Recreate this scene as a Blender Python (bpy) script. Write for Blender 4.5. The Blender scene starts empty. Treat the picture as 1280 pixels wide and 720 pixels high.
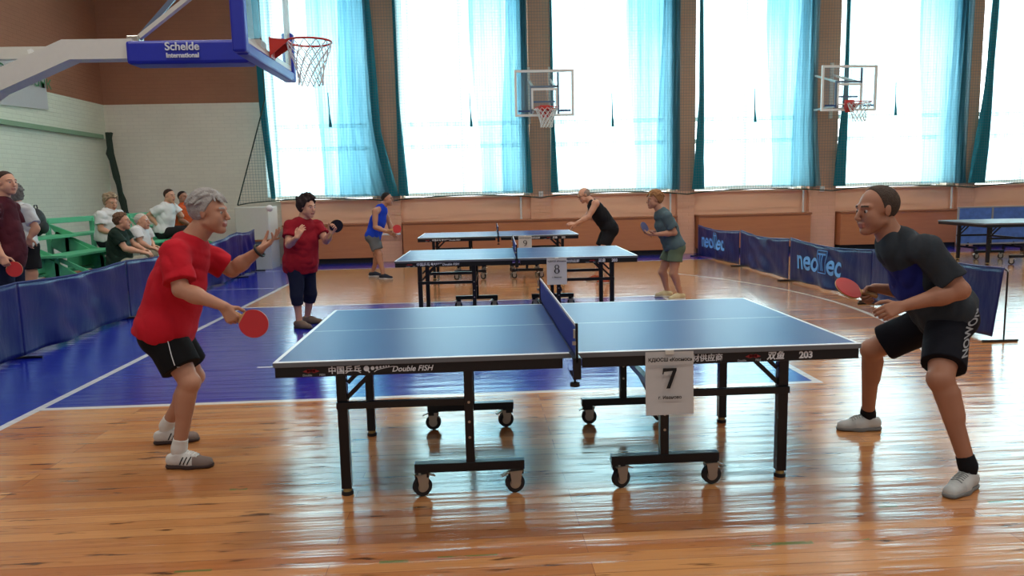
import bpy, bmesh, math, random
import numpy as np
from mathutils import Vector, Matrix
random.seed(7)
S = bpy.context.scene
COL = S.collection
PI = math.pi

# ---------------------------------------------------------------- camera
cam_d = bpy.data.cameras.new('camera')
cam_d.sensor_width = 36.0
cam_d.lens = 928.7 / 1280 * 36.0
cam = bpy.data.objects.new('camera', cam_d)
COL.objects.link(cam)
cr = Vector((0.99842836, -0.05128346, -0.02260106))
cu = Vector((0.02901132, 0.12791509, 0.99136072))
cf = Vector((0.04793939, 0.99045835, -0.12920185))
m = Matrix((cr, cu, -cf)).transposed().to_4x4()
m.translation = Vector((-0.4362, -4.1148, 1.5083))
cam.matrix_world = m
S.camera = cam

# ---------------------------------------------------------------- world, light, exposure
S.view_settings.view_transform = 'Standard'
S.view_settings.look = 'None'
S.view_settings.gamma = 1.0
S.view_settings.use_curve_mapping = False
S.view_settings.exposure = 0.0
w = bpy.data.worlds.new('world'); S.world = w; w.use_nodes = True
bg = w.node_tree.nodes['Background']
bg.inputs[0].default_value = (0.90, 0.95, 1.0, 1)
# the sky is far brighter on the sunny side, beyond the curtained windows (+y), than behind the camera
_t = w.node_tree; _tc = _t.nodes.new('ShaderNodeTexCoord'); _s = _t.nodes.new('ShaderNodeSeparateXYZ')
_mr = _t.nodes.new('ShaderNodeMapRange'); _mr.interpolation_type = 'SMOOTHSTEP'
_t.links.new(_tc.outputs['Generated'], _s.inputs[0]); _t.links.new(_s.outputs[1], _mr.inputs['Value'])
_mr.inputs['From Min'].default_value = -.1; _mr.inputs['From Max'].default_value = .5
_mr.inputs['To Min'].default_value = .36; _mr.inputs['To Max'].default_value = 5.6
_t.links.new(_mr.outputs[0], bg.inputs[1])
SKY = 4.0           # radiance of the bright sky behind each window
WIN = [(-4.85, -2.70), (-1.99, 0.70), (1.36, 4.04), (4.62, 7.10), (7.92, 10.55), (11.22, 13.8), (14.5, 17.1)]
WZ0, WZ1 = 1.44, 6.4
for i, (x0, x1) in enumerate(WIN):
    l = bpy.data.lights.new('window_daylight', 'AREA')
    l.shape = 'RECTANGLE'; l.size = x1 - x0 + .3; l.size_y = WZ1 - WZ0 + .3
    l.color = (0.93, 0.97, 1.0)
    l.energy = SKY * math.pi * l.size * l.size_y
    o = bpy.data.objects.new('window_daylight', l)
    o.location = ((x0 + x1) / 2, 13.5, (WZ0 + WZ1) / 2)
    o.rotation_euler = (-PI / 2, 0, 0)
    COL.objects.link(o)
# added fill lamps, unseen above the frame (their housings are built further down)
FILL_LAMPS = [(x, y) for x in (-5, 0, 5, 10) for y in (-3.5, 1.5, 6.5)]
for (x, y) in FILL_LAMPS:
    l = bpy.data.lights.new('fill_lamp_light', 'AREA')
    l.shape = 'RECTANGLE'; l.size = 1.5; l.size_y = 0.5
    l.color = (1.0, 0.95, 0.88); l.energy = 88
    o = bpy.data.objects.new('fill_lamp_light', l)
    o.location = (x, y, 6.95)
    COL.objects.link(o)

# ---------------------------------------------------------------- materials
def new_mat(name):
    m = bpy.data.materials.new(name); m.use_nodes = True
    nt = m.node_tree
    return m, nt, nt.nodes['Principled BSDF']
def lin(c): return tuple(((v / 255) / 12.92 if v / 255 < .04045 else ((v / 255 + .055) / 1.055) ** 2.4) for v in c) + (1,)
def mat(name, rgb, rough=.5, metal=0., noise=0., scale=20., bump=0., bscale=60., coat=0., spec=.5, sheen=0.):
    m, nt, b = new_mat(name)
    c = lin(rgb)
    b.inputs['Base Color'].default_value = c
    b.inputs['Roughness'].default_value = rough
    b.inputs['Metallic'].default_value = metal
    b.inputs['Specular IOR Level'].default_value = spec
    b.inputs['Coat Weight'].default_value = coat
    b.inputs['Sheen Weight'].default_value = sheen
    tc = nt.nodes.new('ShaderNodeTexCoord')
    n = nt.nodes.new('ShaderNodeTexNoise'); n.inputs['Scale'].default_value = scale
    n.inputs['Detail'].default_value = 4
    nt.links.new(tc.outputs['Object'], n.inputs['Vector'])
    r = nt.nodes.new('ShaderNodeMix'); r.data_type = 'RGBA'
    k = noise if noise else .04
    r.inputs['A'].default_value = tuple(max(0, v * (1 - k)) for v in c[:3]) + (1,)
    r.inputs['B'].default_value = tuple(min(1, v * (1 + k)) for v in c[:3]) + (1,)
    nt.links.new(n.outputs['Fac'], r.inputs['Factor'])
    nt.links.new(r.outputs['Result'], b.inputs['Base Color'])
    if bump:
        n2 = nt.nodes.new('ShaderNodeTexNoise'); n2.inputs['Scale'].default_value = bscale
        nt.links.new(tc.outputs['Object'], n2.inputs['Vector'])
        bp = nt.nodes.new('ShaderNodeBump'); bp.inputs['Strength'].default_value = bump
        bp.inputs['Distance'].default_value = .01
        nt.links.new(n2.outputs['Fac'], bp.inputs['Height']); nt.links.new(bp.outputs[0], b.inputs['Normal'])
    return m
class E:                                  # tiny node-expression helper
    def __init__(s, nt, sock): s.nt, s.s = nt, sock
    def op(s, o, *a):
        n = s.nt.nodes.new('ShaderNodeMath'); n.operation = o
        for i, v in enumerate((s,) + a):
            if isinstance(v, E): s.nt.links.new(v.s, n.inputs[i])
            else: n.inputs[i].default_value = v
        return E(s.nt, n.outputs[0])
    def __add__(s, o): return s.op('ADD', o)
    def __sub__(s, o): return s.op('SUBTRACT', o)
    def __mul__(s, o): return s.op('MULTIPLY', o)
    def gt(s, o): return s.op('GREATER_THAN', o)
    def lt(s, o): return s.op('LESS_THAN', o)
    def abs(s): return s.op('ABSOLUTE')
    def max(s, o): return s.op('MAXIMUM', o)
    def band(s, a, b): return s.gt(a) * s.lt(b)
    def sqrt(s): return s.op('SQRT')
def mixc(nt, f, a, b):
    r = nt.nodes.new('ShaderNodeMix'); r.data_type = 'RGBA'
    for v, k in ((f, 'Factor'), (a, 'A'), (b, 'B')):
        if isinstance(v, E): nt.links.new(v.s, r.inputs[k])
        elif hasattr(v, 'links') or hasattr(v, 'is_linked'): nt.links.new(v, r.inputs[k])
        elif isinstance(v, tuple): r.inputs[k].default_value = v
        else: r.inputs[k].default_value = v
    return r.outputs['Result']
def pos(nt):
    g = nt.nodes.new('ShaderNodeNewGeometry'); s = nt.nodes.new('ShaderNodeSeparateXYZ')
    nt.links.new(g.outputs['Position'], s.inputs[0])
    return g.outputs['Position'], E(nt, s.outputs[0]), E(nt, s.outputs[1]), E(nt, s.outputs[2])
def noise_of(nt, vec, scale3, sc=1., det=3., rough=.5):
    mp = nt.nodes.new('ShaderNodeMapping'); mp.inputs['Scale'].default_value = scale3
    nt.links.new(vec, mp.inputs[0])
    n = nt.nodes.new('ShaderNodeTexNoise'); n.inputs['Scale'].default_value = sc; n.inputs['Detail'].default_value = det
    n.inputs['Roughness'].default_value = rough
    nt.links.new(mp.outputs[0], n.inputs['Vector'])
    return E(nt, n.outputs['Fac'])

def floor_material():
    m, nt, b = new_mat('lacquered_plank_floor')
    P, x, y, z = pos(nt)
    # planks: 7 cm wide boards along x
    br = nt.nodes.new('ShaderNodeTexBrick')
    br.offset = .37; br.offset_frequency = 3
    br.inputs['Scale'].default_value = 1
    br.inputs['Brick Width'].default_value = 2.9; br.inputs['Row Height'].default_value = .085
    br.inputs['Mortar Size'].default_value = .0016; br.inputs['Mortar Smooth'].default_value = .2
    br.inputs['Bias'].default_value = -.1
    br.inputs['Color1'].default_value = lin((208, 148, 92)); br.inputs['Color2'].default_value = lin((172, 106, 58))
    br.inputs['Mortar'].default_value = lin((140, 86, 50))
    nt.links.new(P, br.inputs['Vector'])
    grain = noise_of(nt, P, (1.2, 26, 1), 1.6, 6, .65)
    blotch = noise_of(nt, P, (.5, 1.1, 1), 1.4, 3)
    c = mixc(nt, (grain - .45) * 2.6, br.outputs['Color'], lin((126, 64, 28)))
    # keep factor small
    nt.nodes[-1] if False else None
    c = mixc(nt, ((grain - .5) * 1.8).max(0.0), br.outputs['Color'], lin((120, 60, 26)))
    c = mixc(nt, ((blotch - .55) * 2.0).max(0.0), c, lin((222, 164, 104)))
    # knots and cracks
    kn = noise_of(nt, P, (3.6, 22, 1), 1.0, 3)
    c = mixc(nt, ((kn - .62) * 9).op('MINIMUM', .85).max(0.0), c, lin((58, 30, 16)))
    # worn old green paint marks on a few boards near the camera
    gm = noise_of(nt, P, (9, 40, 1), 1.0, 2).gt(.40)
    gmask = None
    for (ga, gb, gy, gw) in [(.69, .96, -1.19, .013), (1.10, 1.21, -1.185, .007), (-.87, -.75, -1.19, .011), (-.63, -.38, -1.17, .006), (-1.70, -1.55, -1.19, .008), (1.95, 2.12, -.88, .012), (1.42, 1.51, -.88, .008), (-1.75, -1.66, -.34, .012), (2.35, 2.5, -.88, .014)]:
        g_ = x.band(ga, gb) * (y - gy).abs().lt(gw); gmask = g_ if gmask is None else gmask.max(g_)
    gmask = gmask * gm
    c = mixc(nt, gmask * .75, c, lin((82, 118, 52)))
    # painted areas
    key = x.band(-3.66, 2.17) * y.band(1.34, 6.16)
    out = x.lt(-3.68).max(y.gt(11.2))
    key = key.max(out)
    wear = noise_of(nt, P, (.8, 9, 1), 2.2, 5)
    bluec = mixc(nt, wear, lin((14, 26, 142)), lin((26, 46, 176)))
    c = mixc(nt, key, c, bluec)
    white = lin((226, 226, 222))
    def line(mask, c): return mixc(nt, mask, c, white)
    L = (x + 3.67).abs().lt(.032) * y.lt(11.25)
    L = L.max((y - 1.34).abs().lt(.03) * x.band(-3.66, 2.2))
    L = L.max((y - 6.16).abs().lt(.03) * x.band(-3.66, 2.2))
    L = L.max((x - 2.17).abs().lt(.03) * y.band(1.33, 6.18))
    L = L.max((y - 11.2).abs().lt(.03))
    L = L.max((y - 8.3).abs().lt(.02) * x.lt(-3.66))
    r = ((x + 2.75) * (x + 2.75) + (y - 5.05) * (y - 5.05)).sqrt()
    L = L.max((r - 6.92).abs().lt(.028) * x.gt(2.2) * y.band(2.0, 9.1))
    L = L.max((y - 2.48).abs().lt(.02) * x.band(-2.41, -2.27))
    c = line(L, c)
    nt.links.new(c, b.inputs['Base Color'])
    # lacquer: glossy, boards slightly cupped so reflections break up into streaks
    rr = noise_of(nt, P, (1, 6, 1), 1.5, 4)
    rn = rr * .12 + .13
    nt.links.new(rn.s, b.inputs['Roughness'])
    b.inputs['Specular IOR Level'].default_value = .7
    b.inputs['Coat Weight'].default_value = .55; b.inputs['Coat Roughness'].default_value = .12
    st = noise_of(nt, P, (.9, 11.8, 1), 1.0, 3)
    bp = nt.nodes.new('ShaderNodeBump'); bp.inputs['Strength'].default_value = .5; bp.inputs['Distance'].default_value = .012
    h = st + grain * .06 - E(nt, br.outputs['Fac']) * .05
    nt.links.new(h.s, bp.inputs['Height'])
    nt.links.new(bp.outputs[0], b.inputs['Normal'])
    nt.links.new(bp.outputs[0], b.inputs['Coat Normal'])
    return m

def brick_wall_material(name, top, low, split, zoff=0, axis='x', rough=.75):
    m, nt, b = new_mat(name)
    P, x, y, z = pos(nt)
    cmb = nt.nodes.new('ShaderNodeCombineXYZ')
    nt.links.new((x if axis == 'x' else y).s, cmb.inputs[0]); nt.links.new(z.s, cmb.inputs[1])
    br = nt.nodes.new('ShaderNodeTexBrick'); br.inputs['Scale'].default_value = 1
    br.inputs['Brick Width'].default_value = .26; br.inputs['Row Height'].default_value = .078
    br.inputs['Mortar Size'].default_value = .006; br.inputs['Mortar Smooth'].default_value = .6
    br.inputs['Color1'].default_value = (1, 1, 1, 1); br.inputs['Color2'].default_value = (.95, .95, .95, 1); br.inputs['Mortar'].default_value = (.86, .86, .86, 1)
    nt.links.new(cmb.outputs[0], br.inputs['Vector'])
    nz = noise_of(nt, P, (1, 1, 1), .9, 5)
    t = mixc(nt, nz, lin(tuple(v * .9 for v in top)), lin(tuple(min(255, v * 1.08) for v in top)))
    l = mixc(nt, nz, lin(tuple(v * .94 for v in low)), lin(tuple(min(255, v * 1.05) for v in low)))
    c = mixc(nt, z.gt(split), l, t)
    mx = nt.nodes.new('ShaderNodeMix'); mx.data_type = 'RGBA'; mx.blend_type = 'MULTIPLY'; mx.inputs['Factor'].default_value = .8
    nt.links.new(c, mx.inputs['A']); nt.links.new(br.outputs['Color'], mx.inputs['B'])
    nt.links.new(mx.outputs['Result'], b.inputs['Base Color'])
    b.inputs['Roughness'].default_value = rough
    bp = nt.nodes.new('ShaderNodeBump'); bp.inputs['Strength'].default_value = .5; bp.inputs['Distance'].default_value = .008; bp.invert = True
    nt.links.new(br.outputs['Fac'], bp.inputs['Height']); nt.links.new(bp.outputs[0], b.inputs['Normal'])
    return m

def curtain_material(name, trans, dif, opac, tcol):
    m, nt, b = new_mat(name)
    nt.nodes.remove(b)
    out = nt.nodes['Material Output']
    tr = nt.nodes.new('ShaderNodeBsdfTransparent'); tr.inputs[0].default_value = trans
    tl = nt.nodes.new('ShaderNodeBsdfTranslucent'); tl.inputs[0].default_value = dif
    df = nt.nodes.new('ShaderNodeBsdfDiffuse'); df.inputs[0].default_value = dif
    tl.inputs[0].default_value = tcol
    m1 = nt.nodes.new('ShaderNodeMixShader'); m1.inputs[0].default_value = .78
    nt.links.new(df.outputs[0], m1.inputs[1]); nt.links.new(tl.outputs[0], m1.inputs[2])
    P, x, y, z = pos(nt)
    # the cloth's tint deepens in soft vertical streaks and towards the top
    st = noise_of(nt, P, (1.1, .2, .16), 1.0, 2); st2 = noise_of(nt, P, (9, .5, .22), 1.0, 3)
    k_ = ((st - .44) * 2.6 + (st2 - .5) * 1.6).max(0.0).op('MINIMUM', 1.0)
    k_ = (k_ + ((z - 4.5) * .42).max(0.0) * (st * .9 + .55)).op('MINIMUM', 1.25)
    pl = noise_of(nt, P, (11, .3, .10), 1.0, 2)
    k_ = (k_ + ((pl - .56) * 9).max(0.0) * ((z - 3.6) * .30).max(0.0).op('MINIMUM', .9)).op('MINIMUM', 1.5)
    deep = tuple(v * q for v, q in zip(trans[:3], (.66, .80, .84))) + (1,)
    nt.links.new(mixc(nt, k_, trans, deep), tr.inputs[0])
    deep2 = tuple(v * q for v, q in zip(tcol[:3], (.66, .80, .84))) + (1,)
    nt.links.new(mixc(nt, k_, tcol, deep2), tl.inputs[0])
    weave = noise_of(nt, P, (6, 6, .25), 1.0, 3)
    f = weave * .22 + (opac - .11)
    m2 = nt.nodes.new('ShaderNodeMixShader'); nt.links.new(f.s, m2.inputs[0])
    nt.links.new(tr.outputs[0], m2.inputs[1]); nt.links.new(m1.outputs[0], m2.inputs[2])
    nt.links.new(m2.outputs[0], out.inputs[0])
    return m
def net_material(name, rgb, cell, thick, axes=(0, 2), diag=False):
    m, nt, b = new_mat(name)
    out = nt.nodes['Material Output']
    P, x, y, z = pos(nt)
    A = (x, y, z)[axes[0]]; B = (x, y, z)[axes[1]]
    if diag: A, B = A + B, A - B
    fa = (A * (1 / cell)).op('FRACT').lt(thick); fb = (B * (1 / cell)).op('FRACT').lt(thick)
    f = fa.max(fb)
    tr = nt.nodes.new('ShaderNodeBsdfTransparent')
    ms = nt.nodes.new('ShaderNodeMixShader'); nt.links.new(f.s, ms.inputs[0])
    nt.links.new(tr.outputs[0], ms.inputs[1]); nt.links.new(b.outputs[0], ms.inputs[2])
    nt.links.new(ms.outputs[0], out.inputs[0])
    b.inputs['Base Color'].default_value = lin(rgb); b.inputs['Roughness'].default_value = .8
    return m
def glass_material(name, tint=(1, 1, 1, 1), refl=.08):
    m, nt, b = new_mat(name); nt.nodes.remove(b)
    out = nt.nodes['Material Output']
    tr = nt.nodes.new('ShaderNodeBsdfTransparent'); tr.inputs[0].default_value = tint
    gl = nt.nodes.new('ShaderNodeBsdfGlossy'); gl.inputs['Roughness'].default_value = .03
    ms = nt.nodes.new('ShaderNodeMixShader'); ms.inputs[0].default_value = refl
    nt.links.new(tr.outputs[0], ms.inputs[1]); nt.links.new(gl.outputs[0], ms.inputs[2])
    nt.links.new(ms.outputs[0], out.inputs[0])
    return m
def wood_material(name, c1, c2, rough=.4, along='x', coat=.2):
    m, nt, b = new_mat(name)
    P, x, y, z = pos(nt)
    s = (1.2, 14, 14) if along == 'x' else (14, 14, 1.2)
    g = noise_of(nt, P, s, 1.4, 5, .6)
    c = mixc(nt, g, lin(c1), lin(c2))
    nt.links.new(c, b.inputs['Base Color']); b.inputs['Roughness'].default_value = rough; b.inputs['Coat Weight'].default_value = coat
    return m

def cloth_mat(name, rgb, rough=.9, noise=.08, sheen=0., bump=.25):
    return mat(name, rgb, rough, noise=noise, scale=12, bump=bump * 1.6, bscale=22, sheen=sheen, spec=.25)
def vinyl_mat(name, rgb):
    m, nt, b = new_mat(name)
    P, x, y, z = pos(nt)
    c = mixc(nt, noise_of(nt, P, (1.5, 1.5, 1.5), 1, 3), lin(tuple(v * .85 for v in rgb)), lin(tuple(min(255, v * 1.15) for v in rgb)))
    nt.links.new(c, b.inputs['Base Color'])
    b.inputs['Roughness'].default_value = .38; b.inputs['Specular IOR Level'].default_value = .35
    n = noise_of(nt, P, (5, 5, 1.6), 1.3, 3)
    bp = nt.nodes.new('ShaderNodeBump'); bp.inputs['Strength'].default_value = .45; bp.inputs['Distance'].default_value = .03
    nt.links.new(n.s, bp.inputs['Height']); nt.links.new(bp.outputs[0], b.inputs['Normal'])
    return m

M = {}
M['floor'] = floor_material()
M['wall_far'] = brick_wall_material('painted_brick_far', (160, 108, 80), (226, 218, 200), 3.56)
M['wall_left'] = brick_wall_material('painted_brick_left', (160, 108, 80), (224, 228, 206), 3.56, axis='y')
M['pillar'] = brick_wall_material('painted_brick_pillar', (190, 146, 118), (228, 174, 142), 1.42)
M['sill'] = mat('peach_plaster', (238, 186, 154), .7, noise=.06, scale=2)
M['panel'] = wood_material('varnished_panel', (200, 130, 82), (178, 108, 68))
M['panel_trim'] = mat('panel_trim', (160, 100, 62), .5)
M['white_frame'] = mat('white_window_frame', (215, 222, 222), .5)
M['ceiling'] = mat('ceiling_paint', (205, 200, 190), .9)
M['curtain'] = curtain_material('sheer_teal_curtain', (.60, .88, .90, 1), (.08, .42, .50, 1), .62, (.62, .90, .92, 1))
M['curtain2'] = curtain_material('doubled_teal_curtain', (.58, .74, .80, 1), (.05, .30, .38, 1), .42, (.40, .58, .66, 1))
M['curtain_edge'] = cloth_mat('thick_teal_cloth', (26, 106, 118))
M['net'] = net_material('safety_net_twine', (70, 108, 116), .06, .075)
M['glass'] = glass_material('window_glass')
M['board_glass'] = glass_material('acrylic_board', (.93, .97, .98, 1), .10)
M['green_paint'] = mat('green_paint', (84, 180, 132), .45, noise=.12, scale=6)
M['pale_green'] = mat('pale_green_pipe', (128, 158, 124), .5, noise=.1)
M['dark_net'] = cloth_mat('bundled_dark_green_net', (52, 66, 56), bump=1)
M['black_metal'] = mat('black_powder_coat', (9, 10, 14), .30, spec=.4, noise=.1)
M['black_rubber'] = mat('black_rubber', (18, 18, 19), .6)
M['chrome'] = mat('zinc_plated', (178, 172, 160), .28, metal=.9)
M['brass'] = mat('yellowed_foot_pad', (168, 140, 84), .5)
M['silver'] = mat('silver_edge', (150, 152, 156), .35, metal=.3)
M['white_paint'] = mat('white_paint', (222, 222, 218), .4)
M['offwhite'] = mat('offwhite_steel', (206, 203, 192), .38)
M['paper'] = mat('paper', (188, 186, 184), .8)
M['ink'] = mat('black_ink', (12, 12, 14), .8)
M['white_ink'] = mat('white_print', (214, 216, 220), .6)
M['grey_ink'] = mat('grey_print', (150, 155, 160), .6)
M['red_ink'] = mat('dark_red_print', (128, 26, 30), .6)
M['lightblue_ink'] = mat('light_blue_print', (104, 168, 236), .6)
M['navy_vinyl'] = vinyl_mat('navy_vinyl', (22, 36, 92))
M['blue_vinyl'] = vinyl_mat('blue_vinyl', (10, 17, 96))
M['blue_pad'] = mat('blue_padding', (22, 36, 158), .42, noise=.05, bump=.2, bscale=8)
M['net_cloth'] = mat('blue_net_cloth', (22, 44, 140), .7, bump=.3, bscale=200)
M['red_metal'] = mat('orange_red_rim', (196, 46, 36), .4)
M['rope'] = mat('white_rope', (222, 222, 218), .85)
M['steel_grey'] = mat('grey_steel', (92, 104, 124), .4, metal=.3)
M['rubber_red'] = mat('red_rubber', (188, 36, 40), .5, bump=.15, bscale=300)
M['bat_wood'] = mat('bat_wood', (196, 150, 98), .5)
M['skin'] = mat('skin_tanned', (178, 128, 102), .5, noise=.10, scale=9, bump=.10, bscale=70, spec=.35)
M['skin_fair'] = mat('skin_fair', (205, 152, 124), .5, noise=.08, scale=9, spec=.35)
M['skin_dark'] = mat('skin_brown', (160, 112, 88), .5, noise=.08, scale=9, spec=.35)
M['lip'] = mat('lips', (158, 98, 84), .55)
M['eye'] = mat('eye_white', (176, 168, 160), .4)
M['iris'] = mat('dark_iris', (38, 28, 22), .2)
M['skin'].node_tree.nodes['Principled BSDF'].inputs['Subsurface Weight'].default_value = 0

def table_top_material():
    m, nt, b = new_mat('blue_table_top_with_lines')
    tc = nt.nodes.new('ShaderNodeTexCoord'); s = nt.nodes.new('ShaderNodeSeparateXYZ'); nt.links.new(tc.outputs['Object'], s.inputs[0])
    x, y, z = (E(nt, s.outputs[i]) for i in range(3))
    L = (y.abs()).gt(.7425).max(x.abs().gt(1.35)).max(y.abs().lt(.0022))
    nz = noise_of(nt, tc.outputs['Object'], (1, 1, 1), 2.5, 4)
    blue = mixc(nt, nz, lin((20, 40, 110)), lin((26, 48, 122)))
    c = mixc(nt, L, blue, lin((226, 230, 234)))
    side = z.lt(-.003)
    c = mixc(nt, side, c, lin((96, 100, 104)))
    nt.links.new(c, b.inputs['Base Color']); b.inputs['Roughness'].default_value = .36
    b.inputs['Specular IOR Level'].default_value = .40
    n = noise_of(nt, tc.outputs['Object'], (1, 1, 1), 90, 2)
    bp = nt.nodes.new('ShaderNodeBump'); bp.inputs['Strength'].default_value = .06; bp.inputs['Distance'].default_value = .002
    nt.links.new(n.s, bp.inputs['Height']); nt.links.new(bp.outputs[0], b.inputs['Normal'])
    return m
M['table_top'] = table_top_material()
M['table_top_grey'] = mat('dark_blue_worn_table_top', (112, 114, 120), .45)

# ---------------------------------------------------------------- mesh helpers
class MB:
    def __init__(s): s.b = bmesh.new()
    def box(s, c, d, R=None, bev=0.):
        r = bmesh.ops.create_cube(s.b, size=1)
        vs = r['verts']
        mt = Matrix.Translation(c) @ (R.to_4x4() if R else Matrix()) @ Matrix.Diagonal((d[0], d[1], d[2], 1))
        bmesh.ops.transform(s.b, matrix=mt, verts=vs)
        if bev:
            es = list({e for v in vs for e in v.link_edges})
            bmesh.ops.bevel(s.b, geom=es, offset=bev, segments=2, affect='EDGES', profile=.5)
        return s
    def bb(s, x0, x1, y0, y1, z0, z1, bev=0.):
        return s.box(((x0 + x1) / 2, (y0 + y1) / 2, (z0 + z1) / 2), (abs(x1 - x0), abs(y1 - y0), abs(z1 - z0)), bev=bev)
    def bar(s, a, b, wdt, hgt, up=(0, 0, 1), bev=0.):
        a, b = Vector(a), Vector(b); d = b - a; L = d.length; d.normalize()
        u = Vector(up); sd = d.cross(u)
        if sd.length < 1e-4: sd = d.cross(Vector((1, 0, 0)))
        sd.normalize(); u = sd.cross(d)
        R = Matrix((d, sd, u)).transposed()
        return s.box((a + b) / 2, (L, wdt, hgt), R, bev)
    def cyl(s, a, b, r, r2=None, n=16):
        a, b = Vector(a), Vector(b); d = b - a
        res = bmesh.ops.create_cone(s.b, cap_ends=True, segments=n, radius1=r, radius2=r if r2 is None else r2, depth=d.length)
        q = Vector((0, 0, 1)).rotation_difference(d)
        bmesh.ops.transform(s.b, matrix=Matrix.Translation((a + b) / 2) @ q.to_matrix().to_4x4(), verts=res['verts'])
        return s
    def tube(s, pts, r, n=8, closed=False):
        P = [Vector(p) for p in pts]; N = len(P); rings = []
        prev = None
        for i in range(N):
            if closed: t = P[(i + 1) % N] - P[i - 1]
            else: t = P[min(i + 1, N - 1)] - P[max(i - 1, 0)]
            t.normalize()
            ref = prev if prev else (Vector((0, 0, 1)) if abs(t.z) < .9 else Vector((1, 0, 0)))
            u = ref - t * ref.dot(t)
            if u.length < 1e-5: u = t.orthogonal()
            u.normalize(); v = t.cross(u); prev = u
            rings.append([s.b.verts.new(P[i] + u * (r * math.cos(2 * PI * k / n)) + v * (r * math.sin(2 * PI * k / n))) for k in range(n)])
        for i in range(N if closed else N - 1):
            A, B = rings[i], rings[(i + 1) % N]
            for k in range(n): s.b.faces.new((A[k], A[(k + 1) % n], B[(k + 1) % n], B[k]))
        if not closed:
            s.b.faces.new(list(reversed(rings[0]))); s.b.faces.new(rings[-1])
        return s
    def sph(s, c, r, n=16, sc=(1, 1, 1)):
        res = bmesh.ops.create_uvsphere(s.b, u_segments=n, v_segments=max(6, n // 2), radius=r)
        bmesh.ops.transform(s.b, matrix=Matrix.Translation(c) @ Matrix.Diagonal((sc[0], sc[1], sc[2], 1)), verts=res['verts'])
        return s
    def grid(s, fn, nu, nv, thick=0., normal=None):
        vs = [[s.b.verts.new(fn(i / nu, j / nv)) for j in range(nv + 1)] for i in range(nu + 1)]
        for i in range(nu):
            for j in range(nv): s.b.faces.new((vs[i][j], vs[i + 1][j], vs[i + 1][j + 1], vs[i][j + 1]))
        return s
    def prism(s, pts, axis_vec):
        A = [s.b.verts.new(p) for p in pts]; B = [s.b.verts.new(Vector(p) + Vector(axis_vec)) for p in pts]
        n = len(A); s.b.faces.new(A); s.b.faces.new(list(reversed(B)))
        for i in range(n): s.b.faces.new((A[i], B[i], B[(i + 1) % n], A[(i + 1) % n]))
        return s
    def build(s, name, mt, parent=None, smooth=False, loc=None, rz=0.):
        bmesh.ops.recalc_face_normals(s.b, faces=s.b.faces)
        me = bpy.data.meshes.new(name); s.b.to_mesh(me); s.b.free()
        if smooth:
            for p in me.polygons: p.use_smooth = True
            try: me.set_sharp_from_angle(angle=math.radians(40))
            except Exception: pass
        me.materials.append(mt)
        o = bpy.data.objects.new(name, me); COL.objects.link(o)
        if parent: o.parent = parent
        if loc is not None: o.location = loc
        if rz: o.rotation_euler = (0, 0, rz)
        return o
def empty(name, loc=(0, 0, 0), rz=0.):
    o = bpy.data.objects.new(name, None); o.location = loc; o.rotation_euler = (0, 0, rz); o.empty_display_size = .1
    COL.objects.link(o); return o
def tag(o, label=None, cat=None, group=None, kind=None):
    if label: o['label'] = label
    if cat: o['category'] = cat
    if group: o['group'] = group
    if kind: o['kind'] = kind
    return o
def struct(o): o['kind'] = 'structure'; return o
def children(o): return [c for c in bpy.data.objects if c.parent == o]
def copy_tree(o, parent=None):
    c = o.copy(); COL.objects.link(c)
    if parent: c.parent = parent
    for ch in children(o): copy_tree(ch, c)
    return c
def text(name, body, size, origin, right, up, mt, parent=None, depth=.0006, bold=0., shear=0., align='LEFT'):
    """writing as a thin raised mesh; 'right' and 'up' give its plane"""
    cu_ = bpy.data.curves.new(name, 'FONT'); cu_.body = body; cu_.size = size; cu_.extrude = depth
    cu_.offset = bold; cu_.shear = shear; cu_.align_x = align
    cu_.resolution_u = 4
    t = bpy.data.objects.new(name, cu_); COL.objects.link(t)
    dg = bpy.context.evaluated_depsgraph_get(); dg.update()
    me = bpy.data.meshes.new_from_object(t.evaluated_get(dg))
    bpy.data.objects.remove(t)
    R = Vector(right).normalized(); U = Vector(up).normalized()
    mt4 = Matrix((R, U, R.cross(U))).transposed().to_4x4(); mt4.translation = Vector(origin)
    me.transform(mt4)
    me.materials.clear(); me.materials.append(mt)
    o = bpy.data.objects.new(name, me); COL.objects.link(o)
    if parent: o.parent = parent
    return o

# ================================================================ SETTING
X0, X1, Y0, Y1, H = -8.4, 24.0, -7.0, 12.8, 7.2
struct(MB().bb(X0 - .3, X1 + .3, Y0, Y1 + .5, -.2, 0).build('floor', M['floor']))
struct(MB().bb(X0 - .3, X1 + .3, Y0, Y1 + .5, H, H + .2).build('ceiling', M['ceiling']))
struct(MB().bb(X0 - .3, X0, Y0, Y1 + .4, 0, H).build('wall_left', M['wall_left']))
struct(MB().bb(X1, X1 + .3, Y0, Y1 + .4, 0, H).build('wall_right', M['wall_left']))
b = MB()
b.bb(X0, WIN[0][0], Y1, Y1 + .4, 0, H)
for i in range(len(WIN) - 1): b.bb(WIN[i][1], WIN[i + 1][0], Y1, Y1 + .4, 0, H)
b.bb(WIN[-1][1], X1, Y1, Y1 + .4, 0, H)
for (x0, x1) in WIN:
    b.bb(x0, x1, Y1, Y1 + .4, 0, WZ0 - .04); b.bb(x0, x1, Y1, Y1 + .4, WZ1, H)
struct(b.build('wall_far', M['wall_far']))
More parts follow.
